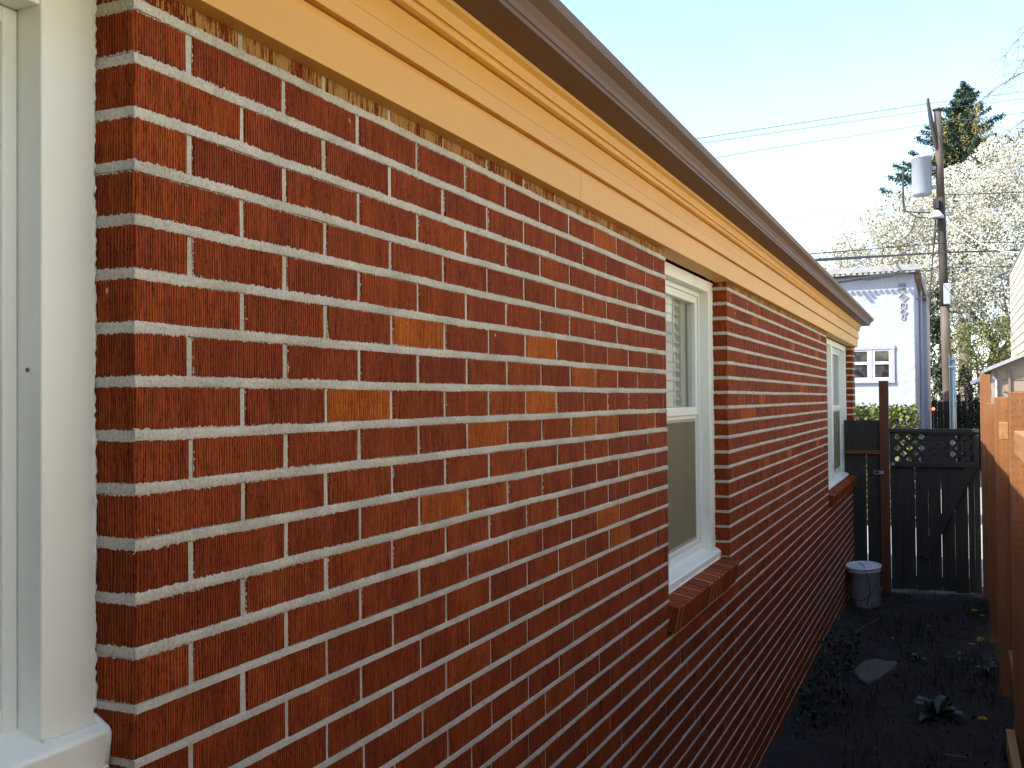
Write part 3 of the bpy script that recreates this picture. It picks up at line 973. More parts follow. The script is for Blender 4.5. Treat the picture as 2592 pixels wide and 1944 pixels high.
def plant(name, label, cat, x, y, n, length, width, arch, col, group=None, lobes=0.0):
    t_ = thing(name, label, cat, (x, y, GZ), group)
    for i in range(n):
        b = MB()
        az = 2 * math.pi * i / n + random.uniform(-0.3, 0.3)
        leaf_mesh(b, (x + random.uniform(-.02, .02), y + random.uniform(-.02, .02), GZ + 0.01), az, length * random.uniform(0.4, 1.15), width * random.uniform(0.6, 1.2), arch * random.uniform(0.2, 1.5), lobes=lobes)
        o = b.build('leaf', M['leafglossy'], t_, smooth=True)
        me = o.data
        ca = me.color_attributes.new("tint", 'FLOAT_COLOR', 'CORNER')
        c = np.array(col) * random.uniform(0.8, 1.25)
        ca.data.foreach_set("color", np.tile([*c, 1.0], len(me.loops)).astype(np.float32))
    return t_

plant('broadleaf_weed', 'largest broad-leaved weed at the bottom right of the yard', 'weed', 0.83, 6.45, 13, 0.22, 0.075, 0.10, (0.013, 0.028, 0.016), lobes=0.3)
plant('broadleaf_weed', 'small green weed between the stone slab and the fence', 'weed', 0.66, 7.75, 6, 0.10, 0.04, 0.05, (0.010, 0.032, 0.016))
plant('broadleaf_weed', 'leafy weed against the foot of the fence beside the flowers', 'weed', 1.12, 7.55, 7, 0.15, 0.05, 0.07, (0.008, 0.028, 0.026))
plant('broadleaf_weed', 'low weed just in front of the group of three dandelions', 'weed', 0.98, 7.9, 6, 0.11, 0.04, 0.04, (0.010, 0.028, 0.014))
def creeper(label, x0, x1, y0, y1, n):
    t_ = thing('low_shrub', label, 'plant', ((x0 + x1) / 2, (y0 + y1) / 2, GZ))
    c = np.stack([rng.uniform(x0, x1, n), rng.uniform(y0, y1, n), GZ + 0.03 + rng.random(n) ** 1.5 * 0.15], 1)
    cloud('foliage', M['leaf'], c, rng.uniform(0.018, 0.04, n), pick(n, [(0.012, 0.02, 0.007), (0.04, 0.055, 0.012), (0.006, 0.012, 0.005)]), t_)
    for i in range(9):
        b = MB()
        x = random.uniform(x0, x1); y = random.uniform(y0, y1)
        b.tube([(x, y, GZ - 0.01), (x + random.uniform(-.05, .05), y + random.uniform(-.05, .05), GZ + 0.1), (x + random.uniform(-.08, .08), y + random.uniform(-.08, .08), GZ + 0.2)], [0.002, 0.0015, 0.001], 5)
        b.build('stem', M['bark'], t_)
creeper('small-leaved creeping plant at the foot of the brick wall, left of the stone slab', 0.02, 0.28, 6.9, 7.9, 240)
creeper('small-leaved plant at the foot of the brick wall, at the very bottom of the view', 0.05, 0.3, 5.9, 6.6, 150)

def dandelion(label, x, y, r=0.024):
    t_ = thing('dandelion', label, 'flower', (x, y, GZ), 'yellow dandelions in the yard')
    h = random.uniform(0.05, 0.09)
    b = MB(); b.tube([(x, y, GZ - 0.005), (x + 0.004, y, GZ + h * .5), (x, y - .003, GZ + h)], 0.0017, 6)
    o = b.build('stem', M['leafglossy'], t_)
    o.data.color_attributes.new("tint", 'FLOAT_COLOR', 'CORNER').data.foreach_set("color", np.tile([0.06, 0.09, 0.03, 1.0], len(o.data.loops)).astype(np.float32))
    b = MB()
    for ring, (rr, tilt) in enumerate(((1.0, 0.1), (0.8, 0.35), (0.55, 0.7), (0.3, 1.1))):
        n = 18 - ring * 3
        for i in range(n):
            a = 2 * math.pi * (i + 0.5 * ring) / n + random.uniform(-.06, .06)
            l = r * rr * random.uniform(0.88, 1.08); w = r * 0.13
            d = Vector((math.cos(a), math.sin(a), 0)); s_ = Vector((-math.sin(a), math.cos(a), 0))
            p0 = Vector((x, y - .003, GZ + h))
            pm = p0 + d * l * .6 + Vector((0, 0, l * tilt * .7 + .001)); p1 = p0 + d * l + Vector((0, 0, l * tilt))
            b.add([tuple(p0 - s_ * w * .4), tuple(p0 + s_ * w * .4), tuple(pm + s_ * w), tuple(pm - s_ * w), tuple(p1 + s_ * w * .8), tuple(p1 - s_ * w * .8)], [(0, 1, 2, 3), (3, 2, 4, 5)])
    o = b.build('petals', M['petal'], t_)
    o.data.color_attributes.new("tint", 'FLOAT_COLOR', 'CORNER').data.foreach_set("color", np.tile([0.55, 0.36, 0.01, 1.0], len(o.data.loops)).astype(np.float32))
for lab, x, y, r in (
        ('farthest dandelion, left one of the pair near the gate', 1.087, 9.42, .030),
        ('farther right dandelion of the pair near the gate', 1.145, 9.33, .025),
        ('rear dandelion in the cluster of three by the fence', 1.105, 8.45, .026),
        ('middle dandelion in the cluster of three by the fence', 1.095, 8.33, .024),
        ('front left dandelion in the cluster of three by the fence', 1.043, 8.10, .024),
        ('tiny dandelion alone in the middle of the yard', 0.727, 8.72, .012),
        ('small dandelion nearest the brick wall, behind the stone slab', 0.485, 8.12, .015),
        ('largest yellow dandelion, nearest the camera beside the big weed', 1.066, 6.37, .027)):
    dandelion(lab, x, y, r)

# fallen leaves
n = 700
c = np.stack([rng.uniform(0.02, 1.2, n), rng.uniform(4.8, 10.4, n), np.full(n, GZ + 0.022)], 1)
c[:, 2] += rng.uniform(0, 0.015, n)
o = cloud('leaf_litter', M['leaf'], c, rng.uniform(0.012, 0.035, n), pick(n, [(0.05, 0.035, 0.018), (0.02, 0.016, 0.010), (0.03, 0.04, 0.012)]), None, 0.7, 0.8)
tag(o, 'small fallen leaves and bits of litter scattered over the soil', 'leaf litter', kind='stuff')

# flat stone
b = MB()
pts = [(0.27, 7.22), (0.33, 7.02), (0.385, 6.95), (0.45, 7.10), (0.54, 7.45), (0.545, 7.58), (0.47, 7.56), (0.40, 7.62), (0.31, 7.50)]
n = len(pts)
cx_, cy_ = 0.41, 7.32
vs = [(x, y, GZ - 0.03) for x, y in pts] + [(x, y, GZ + 0.028 + random.uniform(-.004, .004)) for x, y in pts] + [(cx_ + (x - cx_) * .93, cy_ + (y - cy_) * .93, GZ + 0.038 + random.uniform(-.003, .003)) for x, y in pts]
fs = [(i, (i + 1) % n, (i + 1) % n + n, i + n) for i in range(n)] + [(i + n, (i + 1) % n + n, (i + 1) % n + 2 * n, i + 2 * n) for i in range(n)] + [tuple(range(2 * n, 3 * n))]
b.add(vs, fs)
o = b.build('stone_slab', M['concrete'])
tag(o, 'flat grey broken slab lying in the dark grass', 'stone')
# garden debris
def stick(label, pts, r):
    b = MB(); b.tube(pts, r, 6)
    o = b.build('twig', M['bark'])
    tag(o, label, 'twig', 'fallen twigs in the yard')
stick('long fallen twig slanting across the soil behind the stone slab', [(0.16, 8.05, GZ + .02), (0.22, 8.5, GZ + .05), (0.33, 9.0, GZ + .03)], 0.003)
stick('short pale twig at the bottom right by the big weed', [(0.86, 5.75, GZ + .02), (0.97, 5.72, GZ + .03)], 0.004)

# ------------------------------------------------------------------ bucket
bx, by = 0.165, 9.70
bk = thing('bucket', 'dirty white plastic bucket with a pale lid standing by the gate post', 'bucket', (bx, by, GZ))
tl = Matrix.Translation((bx, by, GZ)) @ Matrix.Rotation(R(5), 4, Vector((0.9, -0.4, 0))) @ Matrix.Translation((-bx, -by, -GZ))
z0 = GZ + 0.0
b = MB()
b.lathe([(0.0005, z0), (0.128, z0), (0.133, z0 + .006), (0.150, z0 + 0.33), (0.156, z0 + 0.333), (0.156, z0 + 0.342), (0.150, z0 + 0.345), (0.151, z0 + 0.366), (0.160, z0 + 0.369), (0.160, z0 + 0.378), (0.149, z0 + 0.378), (0.146, z0 + 0.33), (0.128, z0 + 0.02), (0.0005, z0 + 0.02)], bx, by, 40, m=tl)
b.build('body', M['bucket'], bk, smooth=True)
b = MB()
b.lathe([(0.0005, z0 + 0.372), (0.12, z0 + 0.371), (0.1475, z0 + 0.3685), (0.149, z0 + 0.3775), (0.157, z0 + 0.381), (0.1615, z0 + 0.376), (0.1615, z0 + 0.366)], bx, by, 40, m=tl)
b.build('lid', M['lid'], bk, smooth=True)
b = MB()
P = []
for i in range(21):
    a = math.pi * i / 20
    P.append(tl @ Vector((bx + 0.158 * math.cos(a + 0.25), by - 0.155 * math.sin(a) - 0.01, z0 + 0.352 - 0.27 * math.sin(a) ** 1.0)))
b.tube([tuple(p) for p in P], 0.0028, 6)
b.tube([tuple(tl @ Vector(p)) for p in ((bx - 0.06, by + 0.14, z0 + 0.37), (bx + 0.0, by, z0 + 0.376), (bx + 0.03, by - 0.16, z0 + 0.365), (bx + 0.055, by - 0.165, z0 + 0.25), (bx + 0.06, by - 0.16, z0 + 0.15), (bx + 0.02, by - 0.155, z0 + 0.03))], 0.004, 6)
b.build('bail_handle', M['wire'], bk)

# ------------------------------------------------------------------ gate, posts, panel
GY = 10.50
gp = thing('gate_post', 'tall brown wooden post holding the gate, beside the brick corner', 'post', (0.305, GY, GZ))
b = MB(); b.box(0.262, 0.350, GY - 0.05, GY + 0.04, GZ - 0.1, 0.165)
b.build('post_shaft', M['brownpost'], gp, bevel=0.003)
# latch
b = MB()
b.box(0.205, 0.285, GY - 0.056, GY - 0.052, -0.775, -0.768); b.box(0.205, 0.285, GY - 0.056, GY - 0.052, -0.748, -0.741)
b.box(0.203, 0.210, GY - 0.056, GY - 0.052, -0.775, -0.741); b.box(0.255, 0.30, GY - 0.057, GY - 0.0505, -0.772, -0.744)
b.build('latch', M['steel'], gp)

pn = thing('fence_panel', 'short dark plank fence panel filling the gap between the brick corner and the gate post', 'fence', (0.13, GY, GZ))
b = MB()
x = -0.08
for i, (wd, gap) in enumerate(((0.075, .0006), (0.132, 0.009), (0.1225, 0.000))):
    b.box(x, x + wd, GY - 0.008, GY + 0.010, GZ + (0.03 if i != 1 else 0.06), -0.575)
    x += wd + gap
b.box(-0.08, 0.259, GY - 0.010, GY + 0.008, -0.540, -0.232)
b.build('plank_panel', M['darkwood'], pn, bevel=0.0015)
b = MB(); b.box(-0.08, 0.260, GY - 0.052, GY - 0.012, -0.574, -0.540)
b.build('rail', M['brownrail'], pn, bevel=0.002)
b = MB(); b.box(-0.08, 0.260, GY + 0.012, GY + 0.05, -1.80, -1.74)
b.build('rail', M['darkwood_h'], pn, bevel=0.002)

gt_ = thing('garden_gate', 'closed dark plank garden gate with a lattice top beside the brown post', 'gate', (0.77, GY, GZ))
gx0, gx1 = 0.357, 1.165
b = MB()
ed = [0.357, 0.470, 0.588, 0.706, 0.824, 0.944, 1.064, 1.120, 1.172]
gaps = [0.0006, 0.0040, 0.0006, 0.0032, 0.0004, 0.0028, 0.0006, 0.0]
for i in range(8):
    b.box(ed[i], ed[i + 1] - gaps[i], GY - 0.009 - 0.0012 * (i % 2), GY + 0.009, -1.923 + random.uniform(-.006, .01), -0.700)
b.build('plank_panel', M['darkwood'], gt_, bevel=0.0015)
b = MB()
b.box(gx0 - 0.004, gx1 + 0.004, GY - 0.045, GY + 0.035, -0.352, -0.318)      # cap
b.box(gx0, gx1, GY - 0.034, GY + 0.012, -0.372, -0.353)
b.build('top_rail', M['darkwood_h'], gt_, bevel=0.003)
b = MB(); b.box(gx0, gx1, GY - 0.040, GY - 0.010, -0.698, -0.648)
b.build('middle_rail', M['darkwood_h'], gt_, bevel=0.003)
b = MB(); b.box(gx0, gx1, GY + 0.0105, GY + 0.045, -1.86, -1.79)
b.build('bottom_rail', M['darkwood_h'], gt_, bevel=0.003)
for xa in (gx0, gx1 - 0.045):
    b = MB(); b.box(xa, xa + 0.045, GY - 0.034, GY + 0.02, -0.6475, -0.3525); b.build('stile', M['darkwood'], gt_, bevel=0.003)
# diagonal brace
b = MB()
ang = math.atan2(0.95, 0.52)
q = Matrix.Translation((gx1 - 0.29, GY - 0.022, -1.15)) @ Matrix.Rotation(-(math.pi / 2 - 0.46), 4, 'Y')
b.box(-0.50, 0.50, -0.012, 0.011, -0.045, 0.045, m=q)
b.build('brace', M['darkwood_h'], gt_, bevel=0.002)
# lattice: two layers of diagonal laths clipped to the opening
lx0, lx1, lz0, lz1 = gx0 + 0.0455, gx1 - 0.0455, -0.6475, -0.3725
def clip_poly(poly, x0, x1, z0, z1):
    def cl(P, f, g):
        out = []
        for i in range(len(P)):
            a, c = P[i], P[(i + 1) % len(P)]
            fa, fc = f(a), f(c)
            if fa >= 0: out.append(a)
            if fa * fc < 0:
                t = fa / (fa - fc); out.append((a[0] + (c[0] - a[0]) * t, a[1] + (c[1] - a[1]) * t))
        return out
    for f in (lambda p: p[0] - x0, lambda p: x1 - p[0], lambda p: p[1] - z0, lambda p: z1 - p[1]):
        poly = cl(poly, f, None)
        if len(poly) < 3: return []
    return poly
b = MB()
for sgn, yy in ((1, GY - 0.016), (-1, GY - 0.007)):
    c = -1.0
    while c < 3.0:
        w = 0.0165
        dirv = (0.7071, 0.7071 * sgn); nv = (-dirv[1], dirv[0])
        o0 = (lx0 - 0.6 + c * 1.0, (lz0 + lz1) / 2)
        poly = [(o0[0] + dirv[0] * s_ + nv[0] * t_ * w, o0[1] + dirv[1] * s_ + nv[1] * t_ * w) for s_, t_ in ((-1, -1), (1, -1), (1, 1), (-1, 1))]
        poly = clip_poly(poly, lx0, lx1, lz0, lz1)
        if len(poly) >= 3:
            n = len(poly)
            vs = [(p[0], yy, p[1]) for p in poly] + [(p[0], yy + 0.008, p[1]) for p in poly]
            fs = [(i, (i + 1) % n, (i + 1) % n + n, i + n) for i in range(n)] + [tuple(range(n - 1, -1, -1)), tuple(range(n, 2 * n))]
            b.add(vs, fs)
        c += 0.112
b.build('lattice', M['darkwood_h'], gt_)
b = MB()
q = Matrix.Translation((gx0 + 0.028, GY - 0.042, -0.672)) @ Matrix.Rotation(R(45), 4, 'Y')
b.box(-0.015, 0.015, -0.003, 0.001, -0.015, 0.015, m=q)
b.tube([(gx0 + 0.028, GY - 0.055, -0.672), (gx0 + 0.028, GY - 0.04, -0.672)], 0.008, 10)
b.build('latch_plate', M['steel'], gt_)

# ------------------------------------------------------------------ new fence on the right
fx = 1.180
fc = thing('wooden_fence', 'new orange-brown timber fence with stepped posts along the right side of the yard', 'fence', (fx + 0.1, 7.0, GZ))
for y0, zt in ((10.27, 0.207), (8.62, -0.058), (7.0, -0.006), (5.25, 0.020), (3.4, 0.035), (1.6, 0.04), (-0.4, 0.04)):
    b = MB(); b.box(fx, fx + 0.09, y0, y0 + 0.09, GZ - 0.1, zt)
    b.build('post', M['treated'], fc, bevel=0.004)
bd = MB()
y = -1.5
tops = [(10.27, -0.13), (8.62, -0.12), (7.0, -0.10), (5.25, -0.06), (3.4, -0.03), (-2, -0.02)]
while y < 10.30:
    zt = [t_ for yy, t_ in tops if y >= yy - 0.05][0]
    bd.box(fx + 0.092, fx + 0.111, y, y + 0.137, GZ + 0.03, zt + random.uniform(-.004, .004))
    y += 0.141
bd.build('board_panel', M['treated'], fc, bevel=0.001)
def rail(y0, y1, z0, z1, x0=None):
    x0 = fx - 0.040 if x0 is None else x0
    b = MB(); b.box(x0, x0 + 0.038, y0, y1, z0, z1)
    b.build('rail', M['treated_y'], fc, bevel=0.003)
rail(5.32, 5.46, -0.212, -0.130)
rail(2.6, 4.15, -0.222, -0.132)
rail(2.6, 5.25, -1.69, -1.60)
rail(5.3, 10.2, -1.72, -1.63, fx + 0.0535)

# ------------------------------------------------------------------ pale stucco house beyond the alley
HY = 22.0
wh = thing('stucco_house', 'pale lilac-white stucco house beyond the gate with tiled eave and four small vents', 'house', (-3, HY + 2.5, GZ))
b = MB()
hx = 0.262
b.box(-7.5, hx, HY, HY + 5.2, GZ - 0.1, 2.60)
b.box(-7.5, 0.40, HY + 5.2, HY + 9.0, GZ - 0.1, 2.49)
b.build('wall', M['stucco'], wh, bevel=0.02)
b = MB()
# eave slab + barrel tiles
b.box(-7.6, hx + 0.10, HY - 0.20, HY + 9.0, 2.607, 2.64)
b.build('soffit', M['brown_trim'], wh)
b = MB()
x = -7.5
i = 0
while x < hx + 0.05:
    r = 0.045
    ln = -0.29 - (0.12 if i % 8 == 0 else (0.06 if i % 8 == 1 else 0.0)) + random.uniform(-.01, .01)
    vs = []
    for (yy, zz) in ((HY + ln, 2.590), (HY - 0.245, 2.60)):
        for k in range(7):
            a = math.pi * k / 6
            vs.append((x + r - r * math.cos(a), yy, zz + r * 0.9 * math.sin(a)))
    b.add(vs, [(k, k + 1, k + 8, k + 7) for k in range(6)] + [tuple(range(6, -1, -1))])
    x += 0.115; i += 1
b.box(-7.6, hx + 0.13, HY - 0.24, HY - 0.16, 2.645, 2.765)
b.box(-7.6, hx + 0.12, HY - 0.158, HY + 2.6, 2.645, 2.72)
b.box(-7.6, hx + 0.12, HY + 2.6, HY + 9.0, 2.641, 2.86)
b.build('roof', M['tile'], wh)
b = MB()
b.box(hx + 0.002, hx + 0.13, HY + 0.02, HY + 9.0, 2.50, 2.603)
b.build('side_eave', M['brown_trim'], wh)
# windows with frame and two sashes
wx0, wx1, wz0, wz1 = -1.00, -0.245, 0.40, 1.015
fr = MB()
fr.box(wx0 - 0.10, wx1 + 0.115, HY - 0.045, HY + 0.02, wz1, wz1 + 0.085)
fr.box(wx0 - 0.10, wx1 + 0.105, HY - 0.055, HY + 0.02, wz0 - 0.10, wz0 - 0.03)
fr.box(wx1 + 0.03, wx1 + 0.105, HY - 0.04, HY + 0.02, wz0 - 0.03, wz1)
fr.box(wx0 - 0.10, wx0 - 0.03, HY - 0.04, HY + 0.02, wz0 - 0.03, wz1)
fr.box(-0.645, -0.575, HY - 0.035, HY + 0.02, wz0 - 0.03, wz1)
wf = fr.build('window', M['stucco_trim'], wh, bevel=0.006)
for (a, c) in ((-1.03, -0.645), (-0.575, -0.215)):
    sb = MB()
    zm = (wz0 + wz1) / 2 + 0.02
    y_ = HY - 0.025
    sb.box(a, a + 0.04, y_, HY + 0.01, wz0 - 0.03, wz1); sb.box(c - 0.04, c, y_, HY + 0.01, wz0 - 0.03, wz1)
    sb.box(a + 0.04, c - 0.04, y_, HY + 0.01, wz0 - 0.03, wz0 + 0.02); sb.box(a + 0.04, c - 0.04, y_, HY + 0.01, wz1 - 0.035, wz1)
    sb.box(a + 0.04, c - 0.04, y_ - 0.012, HY + 0.01, zm - 0.03, zm + 0.03)
    sb.build('sash', M['white_trim'], wf, bevel=0.004)
    g_ = MB(); g_.box(a + 0.04, c - 0.04, HY - 0.012, HY - 0.006, wz0 + 0.02, wz1 - 0.035)
    m_dg = M.get('pane')
    if m_dg is None:
        m_dg, nt2, b2 = new_mat("dark_window_pane")
        nn = noise(nt2, obj_vec(nt2), 5.0, 3)
        L(nt2, ramp(nt2, nn, [(0.4, (0.012, 0.014, 0.018)), (0.62, (0.07, 0.065, 0.05))]), b2.inputs['Base Color'])
        b2.inputs['Roughness'].default_value = 0.06
        M['pane'] = m_dg
    g_.build('glass_pane', m_dg, wf)
# the four vents
b = MB(); b.box(-0.045, 0.095, HY - 0.012, HY - 0.002, 2.255, 2.395); b.build('vent', M['vent'], wh)
def diamond_vent(cx, cz, hs, rot):
    b = MB()
    q = Matrix.Translation((cx, HY - 0.004, cz)) @ Matrix.Rotation(R(rot), 4, 'Y')
    t = 0.016
    b.box(-hs, hs, -0.022, 0.002, hs - t, hs, m=q); b.box(-hs, hs, -0.022, 0.002, -hs, -hs + t, m=q)
    b.box(-hs, -hs + t, -0.022, 0.002, -hs + t, hs - t, m=q); b.box(hs - t, hs, -0.022, 0.002, -hs + t, hs - t, m=q)
    o = b.build('vent', M['stucco_trim'], wh)
    b = MB(); b.box(-hs + t, hs - t, -0.008, 0.002, -hs + t, hs - t, m=q)
    b.build('vent_grille', M['vent'], o)
diamond_vent(0.042, 2.105, 0.074, 45); diamond_vent(0.042, 1.925, 0.058, 4); diamond_vent(0.045, 1.785, 0.060, 45); diamond_vent(0.040, 1.675, 0.043, 20)
# downpipe and small things on the shaded side
b = MB(); b.tube([(hx + 0.05, HY + 2.6, 2.5), (hx + 0.05, HY + 2.6, -1.3)], 0.04, 8); b.build('downpipe', M['stucco_trim'], wh)
b = MB(); b.lathe([(0.001, 0), (0.04, 0.0), (0.035, 0.03), (0.001, 0.04)], 0, 0, 12)
lm = thing('red_lamp', 'small glowing red lamp low beside the stucco house', 'lamp', (0.50, HY + 6, -0.32))
o = b.build('lens', M['redlens'], lm); o.location = (0, 0, 0); o.rotation_euler = (R(90), 0, 0)
b = MB(); b.box(-0.03, 0.03, 0.002, 0.03, -0.05, 0.05); o = b.build('housing', M['vent'], lm); o.location = (0, 0, 0)
b = MB(); b.box(-0.012, 0.012, 0.010, 0.026, -1.60, -0.05); o = b.build('stake', M['vent'], lm); o.location = (0, 0, 0)

# hedge in front
hd = thing('clipped_hedge', 'yellow-green clipped hedge in front of the pale stucco house', 'hedge', (-0.4, 16.0, GZ))
n = 42000
c = np.stack([rng.uniform(-2.2, 0.43, n), rng.uniform(15.6, 16.6, n), rng.uniform(GZ + 0.1, -0.17, n)], 1)
edge = np.minimum.reduce([c[:, 0] + 2.2, 0.43 - c[:, 0], c[:, 1] - 15.6, 16.6 - c[:, 1], (-0.17 - c[:, 2])])
c = c[edge < 0.14]; n = len(c)
c += rng.normal(0, 0.03, c.shape)
cloud('foliage', M['leaf'], c, rng.uniform(0.04, 0.075, n), pick(n, [(0.17, 0.17, 0.03), (0.08, 0.11, 0.02), (0.03, 0.05, 0.012)], [0.40, 0.35, 0.25]), hd)
b = MB()
b.box(-2.1, 0.33, 15.7, 16.5, GZ + 0.1, -0.30)
b.build('inner_twigs', M['bark'], hd)

# ------------------------------------------------------------------ utility pole
PY = 33.0
up_ = thing('utility_pole', 'tall leaning wooden utility pole carrying a grey transformer beyond the gate', 'utility pole', (0.87, PY, GZ))
b = MB()
zs = [GZ - 0.2, -1.0, 1.27, 3.0]
X_at = lambda z: 0.862 - 0.0175 * (z + 1.0)
b.tube([(X_at(z), PY, z) for z in (GZ - .2, 0, 1.5, 2.82)], [0.15, 0.145, 0.14, 0.135], 16)
b.build('lower_shaft', M['polewood'], up_, smooth=True)
b = MB()
b.tube([(X_at(z), PY, z) for z in (6.2, 7.5, 8.2, 8.95)], [0.122, 0.118, 0.112, 0.11], 16)
b.build('upper_shaft', M['polewood'], up_, smooth=True)
b = MB()
b.tube([(X_at(z), PY, z) for z in (2.8, 4.0, 5.2, 6.21)], [0.136, 0.13, 0.126, 0.1225], 16)
b.build('tarred_section', M['pole_dark'], up_, smooth=True)
b = MB(); b.lathe([(0.001, 8.95), (0.15, 8.95), (0.15, 8.99), (0.001, 9.0)], X_at(8.95), PY, 16); b.build('pole_cap', M['pole_dark'], up_)
b = MB()
b.tube([(X_at(7.9) - 0.08, PY - 0.12, 7.75), (0.50, PY - 0.16, 8.6), (0.43, PY - 0.16, 9.15)], [0.05, 0.07, 0.05], 8)
b.tube([(0.425, PY - .16, 9.1), (0.42, PY - .16, 9.32)], [0.055, 0.04], 8)
b.build('bracket', M['pole_dark'], up_)
# transformer can
b = MB()
tx, ty = 0.20, PY - 0.1
b.lathe([(0.001, 6.27), (0.255, 6.30), (0.29, 6.36), (0.29, 7.44), (0.305, 7.45), (0.305, 7.49), (0.20, 7.56), (0.001, 7.60)], tx, ty, 28)
tr = b.build('transformer', M['steel'], up_, smooth=False)
for p in tr.data.polygons: p.use_smooth = len(p.vertices) == 4
b = MB()
for dx in (0.05, 0.19):
    b = MB(); b.lathe([(0.03, 7.5), (0.05, 7.56), (0.03, 7.6), (0.05, 7.66), (0.03, 7.7), (0.045, 7.76), (0.02, 7.80), (0.001, 7.86)], tx + dx, ty, 12); b.build('insulator', M['white_trim'], tr)
for za in (7.1, 6.5):
    b = MB(); b.box(tx + 0.25, X_at(za) - 0.1, PY - 0.05, PY + 0.05, za, za + 0.11); b.build('mounting_arm', M['steel'], tr)
b = MB()
for o_ in (0, 0.07):
    b.tube([(tx - 0.27, ty - .05, 7.25 - o_), (tx - 0.42 - o_, ty - .1, 7.34), (tx - 0.52 - o_ * .4, ty - .1, 7.1), (tx - 0.53 - o_ * .4, ty - .1, 6.2), (tx - 0.48 - o_ * .6, ty - .1, 5.85), (tx - 0.15, ty - .1, 5.62 + o_ * 2.2), (0.66, ty, 5.55 + o_ * 2.5)], 0.020, 6)
b.build('cable_loop', M['cable'], up_)
b = MB(); b.lathe([(0.001, 5.78), (0.06, 5.78), (0.12, 5.74), (0.22, 5.60), (0.235, 5.54), (0.215, 5.54), (0.001, 5.60)], 0.60, PY - 0.25, 20)
b.build('lamp_head', M['white_trim'], up_, smooth=True)
b = MB(); b.tube([(0.60, PY - 0.25, 5.75), (0.62, PY - 0.2, 6.0), (X_at(6.1), PY, 6.15)], 0.03, 8)
b.box(0.52, 0.68, PY - 0.3, PY - 0.15, 5.84, 6.15)
b.build('lamp_arm', M['pole_dark'], up_)
b = MB(); b.box(0.77, 0.97, PY - 0.28, PY - 0.14, 2.85, 3.5); b.build('meter_box', M['steel'], up_, bevel=0.02)
b = MB()
b.tube([(0.58, PY - .2, 5.5), (0.50, PY - .2, 4.6), (0.42, PY - .2, 3.6), (0.36, PY - .15, 2.6), (0.35, PY - .1, 1.6)], 0.024, 6)
b.tube([(0.64, PY - .18, 5.45), (0.46, PY - .18, 4.2), (0.40, PY - .15, 3.0)], 0.012, 6)
b.build('riser_cable', M['cable'], up_)

cd = thing('metal_post', 'slim galvanised metal post with a bright cap, just right of the utility pole', 'post', (0.97, 24.0, GZ))
b = MB(); b.tube([(0.985, 24, GZ - .1), (0.985, 24, 0.83)], 0.052, 14); b.build('tube', M['galv'], cd, smooth=True)
b = MB(); b.lathe([(0.06, 0.82), (0.065, 0.86), (0.04, 0.90), (0.001, 0.91)], 0.985, 24, 14); b.build('cap', M['white_trim'], cd, smooth=True)
b = MB(); b.tube([(0.915, 24, GZ - .1), (0.905, 24, 0.95)], 0.016, 8); b.box(0.89, 1.04, 23.93, 23.945, 0.66, 0.69); b.build('side_pipe', M['galv'], cd)

# ------------------------------------------------------------------ overhead wires
def wire(label, pts, r, mat='cable', group='overhead wires strung past the utility pole', sag=0.0):
    b = MB()
    P = []
    for (a, c) in zip(pts[:-1], pts[1:]):
        a = Vector(a); c = Vector(c)
        for i in range(12):
            t = i / 12
            p = a.lerp(c, t); p.z -= sag * 4 * t * (1 - t)
            P.append(tuple(p))
    P.append(pts[-1])
    b.tube(P, r, 6)
    o = b.build('overhead_wire', M[mat])
    return tag(o, label, 'wire', group)
wire('topmost thin wire running from upper left to the bracket of the pole', [(-5.238, 20.0, 5.38), (-4.779, 24.0, 6.529), (0.428, 33.0, 9.204), (3.414, 38.0, 10.6)], 0.01, 'cable_far')
wire('second thin wire from the top, just below the pole tip', [(-4.9, 22.0, 5.835), (-4.611, 24.0, 6.4), (0.629, 33.0, 8.991), (3.411, 38.0, 10.352)], 0.008, 'cable_far')
wire('third thin wire from the top, meeting the pole above the transformer', [(-3.982, 22.0, 5.484), (-3.591, 26.0, 6.569), (0.645, 33.0, 8.554), (3.403, 38.0, 9.869)], 0.008, 'cable_far')
wire('faint wire left of the transformer running to the pole', [(-2.908, 24.0, 4.36), (-2.452, 27.0, 4.899), (0.697, 33.0, 6.019)], 0.007, 'cable_far')
wire('black wire leaving the pole to the right just below the transformer', [(0.758, 33.0, 6.286), (3.23, 36.0, 6.723)], 0.014, 'cable')
wire('black wire just above the thick cable in front of the blossom', [(-1.102, 14.0, 1.985), (-1.037, 16.0, 2.294), (0.747, 32.8, 4.75), (3.204, 36.0, 5.066)], 0.011, 'cable')
wire('thickest black cable crossing in front of the blossom', [(-0.959, 13.0, 1.761), (-0.848, 15.0, 2.052), (0.866, 32.8, 4.459), (3.2, 36.0, 4.806)], 0.026, 'cable')
wire('black cable above the tiled eave that carries the splice case', [(-0.519, 13.0, 1.456), (-0.149, 14.0, 1.616), (0.858, 32.8, 3.982), (3.191, 36.0, 4.284)], 0.013, 'cable')
wire('lighter wire parallel to the splice case cable above the eave', [(-0.518, 13.0, 1.517), (-0.062, 14.0, 1.659), (0.859, 32.8, 4.031)], 0.007, 'cable')
wire('grey service line sagging from the pole to the right edge', [(0.88, 32.8, 5.426), (1.757, 31.0, 4.426), (2.219, 30.0, 4.037), (2.756, 29.0, 3.787)], 0.016, 'cable_grey')
wire('black service line dropping from the pole to the stucco house corner', [(0.685, 32.8, 3.625), (0.444, 27.0, 2.595), (0.302, 22.3, 2.08)], 0.014, 'cable')
wire('thin grey line rising from the pole to the right edge below the thick cable', [(0.85, 32.8, 3.444), (1.945, 31.0, 3.386), (2.751, 29.0, 3.504)], 0.006, 'cable_grey')
